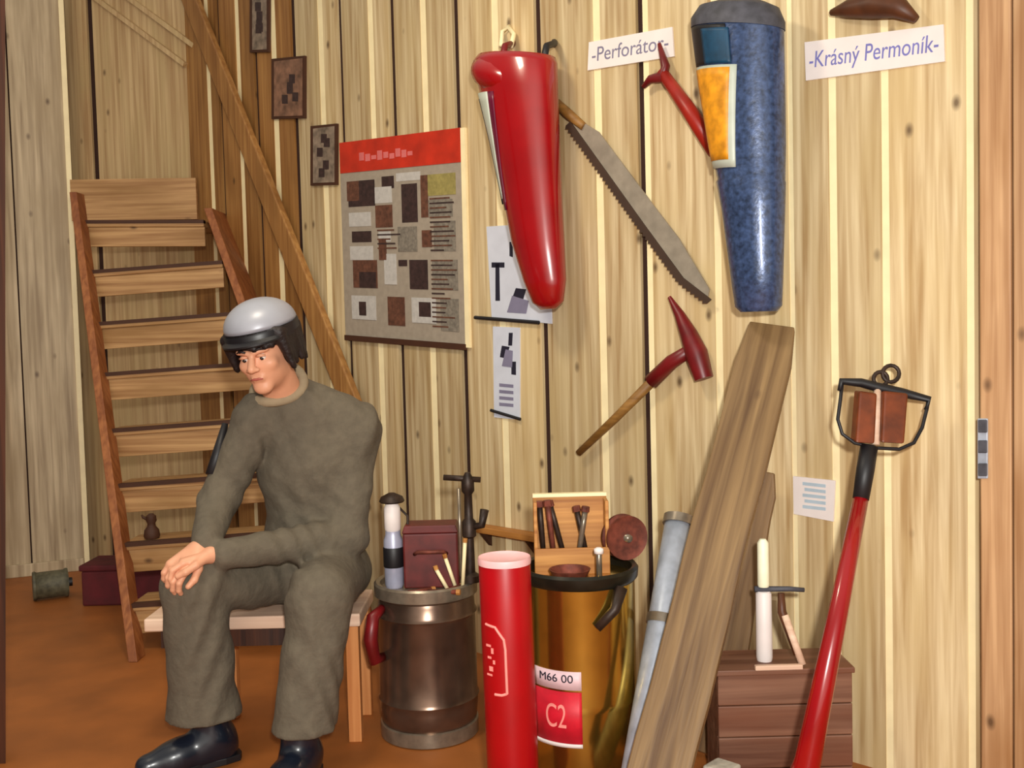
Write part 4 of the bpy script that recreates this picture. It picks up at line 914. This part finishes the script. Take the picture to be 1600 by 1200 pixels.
# hair: thick black mop under the helmet
S = SDF([HC.x-.16, HC.y-.16, HC.z-.16], [HC.x+.18, HC.y+.2, HC.z+.16], .0045)
S.ell(h3(0, .045, .01), (.092, .088, .09), .02, HRm)
for s in (-1, 1):
    for i in range(6):
        y_ = -.05+.022*i
        S.cone(h3(s*.084, y_, .055), h3(s*(.092+.006*math.sin(i*2.1+s)), y_+.014, -.03-.022*math.sin(1.3*i+.6+s)**2), .021, .009, .009)
S.cone(h3(0, .1, .0), h3(0, .095, -.09), .03, .025, .03)
for i in range(10):
    x = -.068+.0155*i; S.cone(h3(x, -.074+.35*x*x*9, .066), h3(x+.006, -.09+x*x*7, .030+.008*math.sin(i*2.3)), .016, .009, .01)
sm_finish('hair', S, 'hair', man, 1)
# helmet
bm = BM(); rings = []
for k in range(13):
    a = math.pi/2*k/12; r = math.cos(a); z = math.sin(a)
    rings.append([h3(.106*r*math.cos(t), .016+.122*r*math.sin(t), .075+.082*z**1.0) for t in [2*math.pi*j/40 for j in range(40)]] if k < 12 else [h3(.004*math.cos(t), .016+.004*math.sin(t), .157) for t in [2*math.pi*j/40 for j in range(40)]])
loft(bm, rings); hel = finish('helmet', bm, 'helmet', man, smooth=True)
bm = BM(); rings = []
for (rr, z) in ((.98, .076), (1.0, .07), (1.0, .05), (.95, .05), (.94, .076)):
    rings.append([h3(.11*rr*math.cos(t), .012+.127*rr*math.sin(t), z+.006*math.sin(t)) for t in [2*math.pi*j/40 for j in range(40)]])
loft(bm, rings, cap=False); finish('helmet_band', bm, 'helmetband', hel, autos=True)
bm = BM(); rings = []
for (s_, z) in ((.0, .058), (1., .05), (1., .045), (.0, .052)):
    rings.append([h3((.108+.004*s_)*math.cos(t), .012-(.12+.028*s_)*math.sin(t), z-.004*s_) for t in [math.pi*(.04+.92*j/24) for j in range(25)]])
vs = [[bm.verts.new(p) for p in r] for r in rings]
for i in range(4):
    a, b = vs[i], vs[(i+1) % 4]
    for j in range(24): bm.faces.new([a[j], a[j+1], b[j+1], b[j]])
bm.faces.new([v[0] for v in vs]); bm.faces.new([v[-1] for v in vs][::-1]); finish('helmet_peak', bm, 'helmetband', hel, autos=True)
# pockets, front fly and black strip modelling the shadow beside the upper arm
def on_cloth(nm, a, b, w_, mat, th=.004):
    a, b = Vector(a), Vector(b); d = (b-a); x = d.cross(Vector((0, -1, 0))).normalized()*w_/2
    bm = BM(); prism(bm, [a-x, a+x, b+x, b-x], (0, -th, 0)); finish(nm, bm, mat, man, bevel=.0015)
bm = BM(); tube(bm, [q(352, 662, 3.08), q(341, 705, 3.05), q(330, 742, 3.02)], [.010, .016, .018], 10); finish('arm_shadow_strip', bm, 'black', man, smooth=True)
for s in (-1, 1):
    bm = BM(); tube(bm, [h3(s*.014, -.0865, .004), h3(s*.028, -.0895, .0065), h3(s*.042, -.0825, .003)], [.003, .0055, .003], 8); finish('upper_eyelid', bm, 'skin', man, smooth=True)
# boots
def boot(ankle, toe_dir, nm='boot'):
    td = Vector(toe_dir).normalized(); a = ankle.copy(); base_ = Vector((a.x, a.y, 0))
    S = SDF([a.x-.3, a.y-.3, -.01], [a.x+.3, a.y+.3, a.z+.14], .006)
    S.cone(a+Vector((0, 0, .08)), base_+Vector((0, 0, .09)), .058, .052, .02)
    S.cone(base_+Vector((0, 0, .07))-td*.02, base_+Vector((0, 0, .045))+td*.11, .055, .045, .03); S.cone(base_+Vector((0, 0, .045))+td*.1, base_+Vector((0, 0, .036))+td*.185, .046, .036, .03)
    S.cone(base_+Vector((0, 0, .04))-td*.035, base_+Vector((0, 0, .04))+td*.03, .042, .042, .02)
    zz = S.lo[2]+S.h*np.arange(S.n[2]); S.f[:, :, zz < .012] = np.maximum(S.f[:, :, zz < .012], .004)
    b = sm_finish(nm, S, 'boot', man, 1)
    sd = Vector((-td.y, td.x, 0)); bm = BM()
    out = []
    for t, w_ in ((-.085, .012), (-.075, .034), (-.03, .042), (.04, .038), (.1, .049), (.16, .046), (.2, .033), (.222, .012)): out.append((t, w_))
    pts = [base_+td*t+sd*w_+Vector((0, 0, .001)) for t, w_ in out]+[base_+td*t-sd*w_+Vector((0, 0, .001)) for t, w_ in out[::-1]]
    prism(bm, pts, (0, 0, .02)); finish('sole', bm, 'black', b, bevel=.002)
boot(J['a1']+Vector((.015, .015, -.02)), (-.8, -.5, 0)); boot(J['a2']+Vector((-.01, 0, -.02)), (-.25, -1, 0))
bpy.context.view_layer.update()
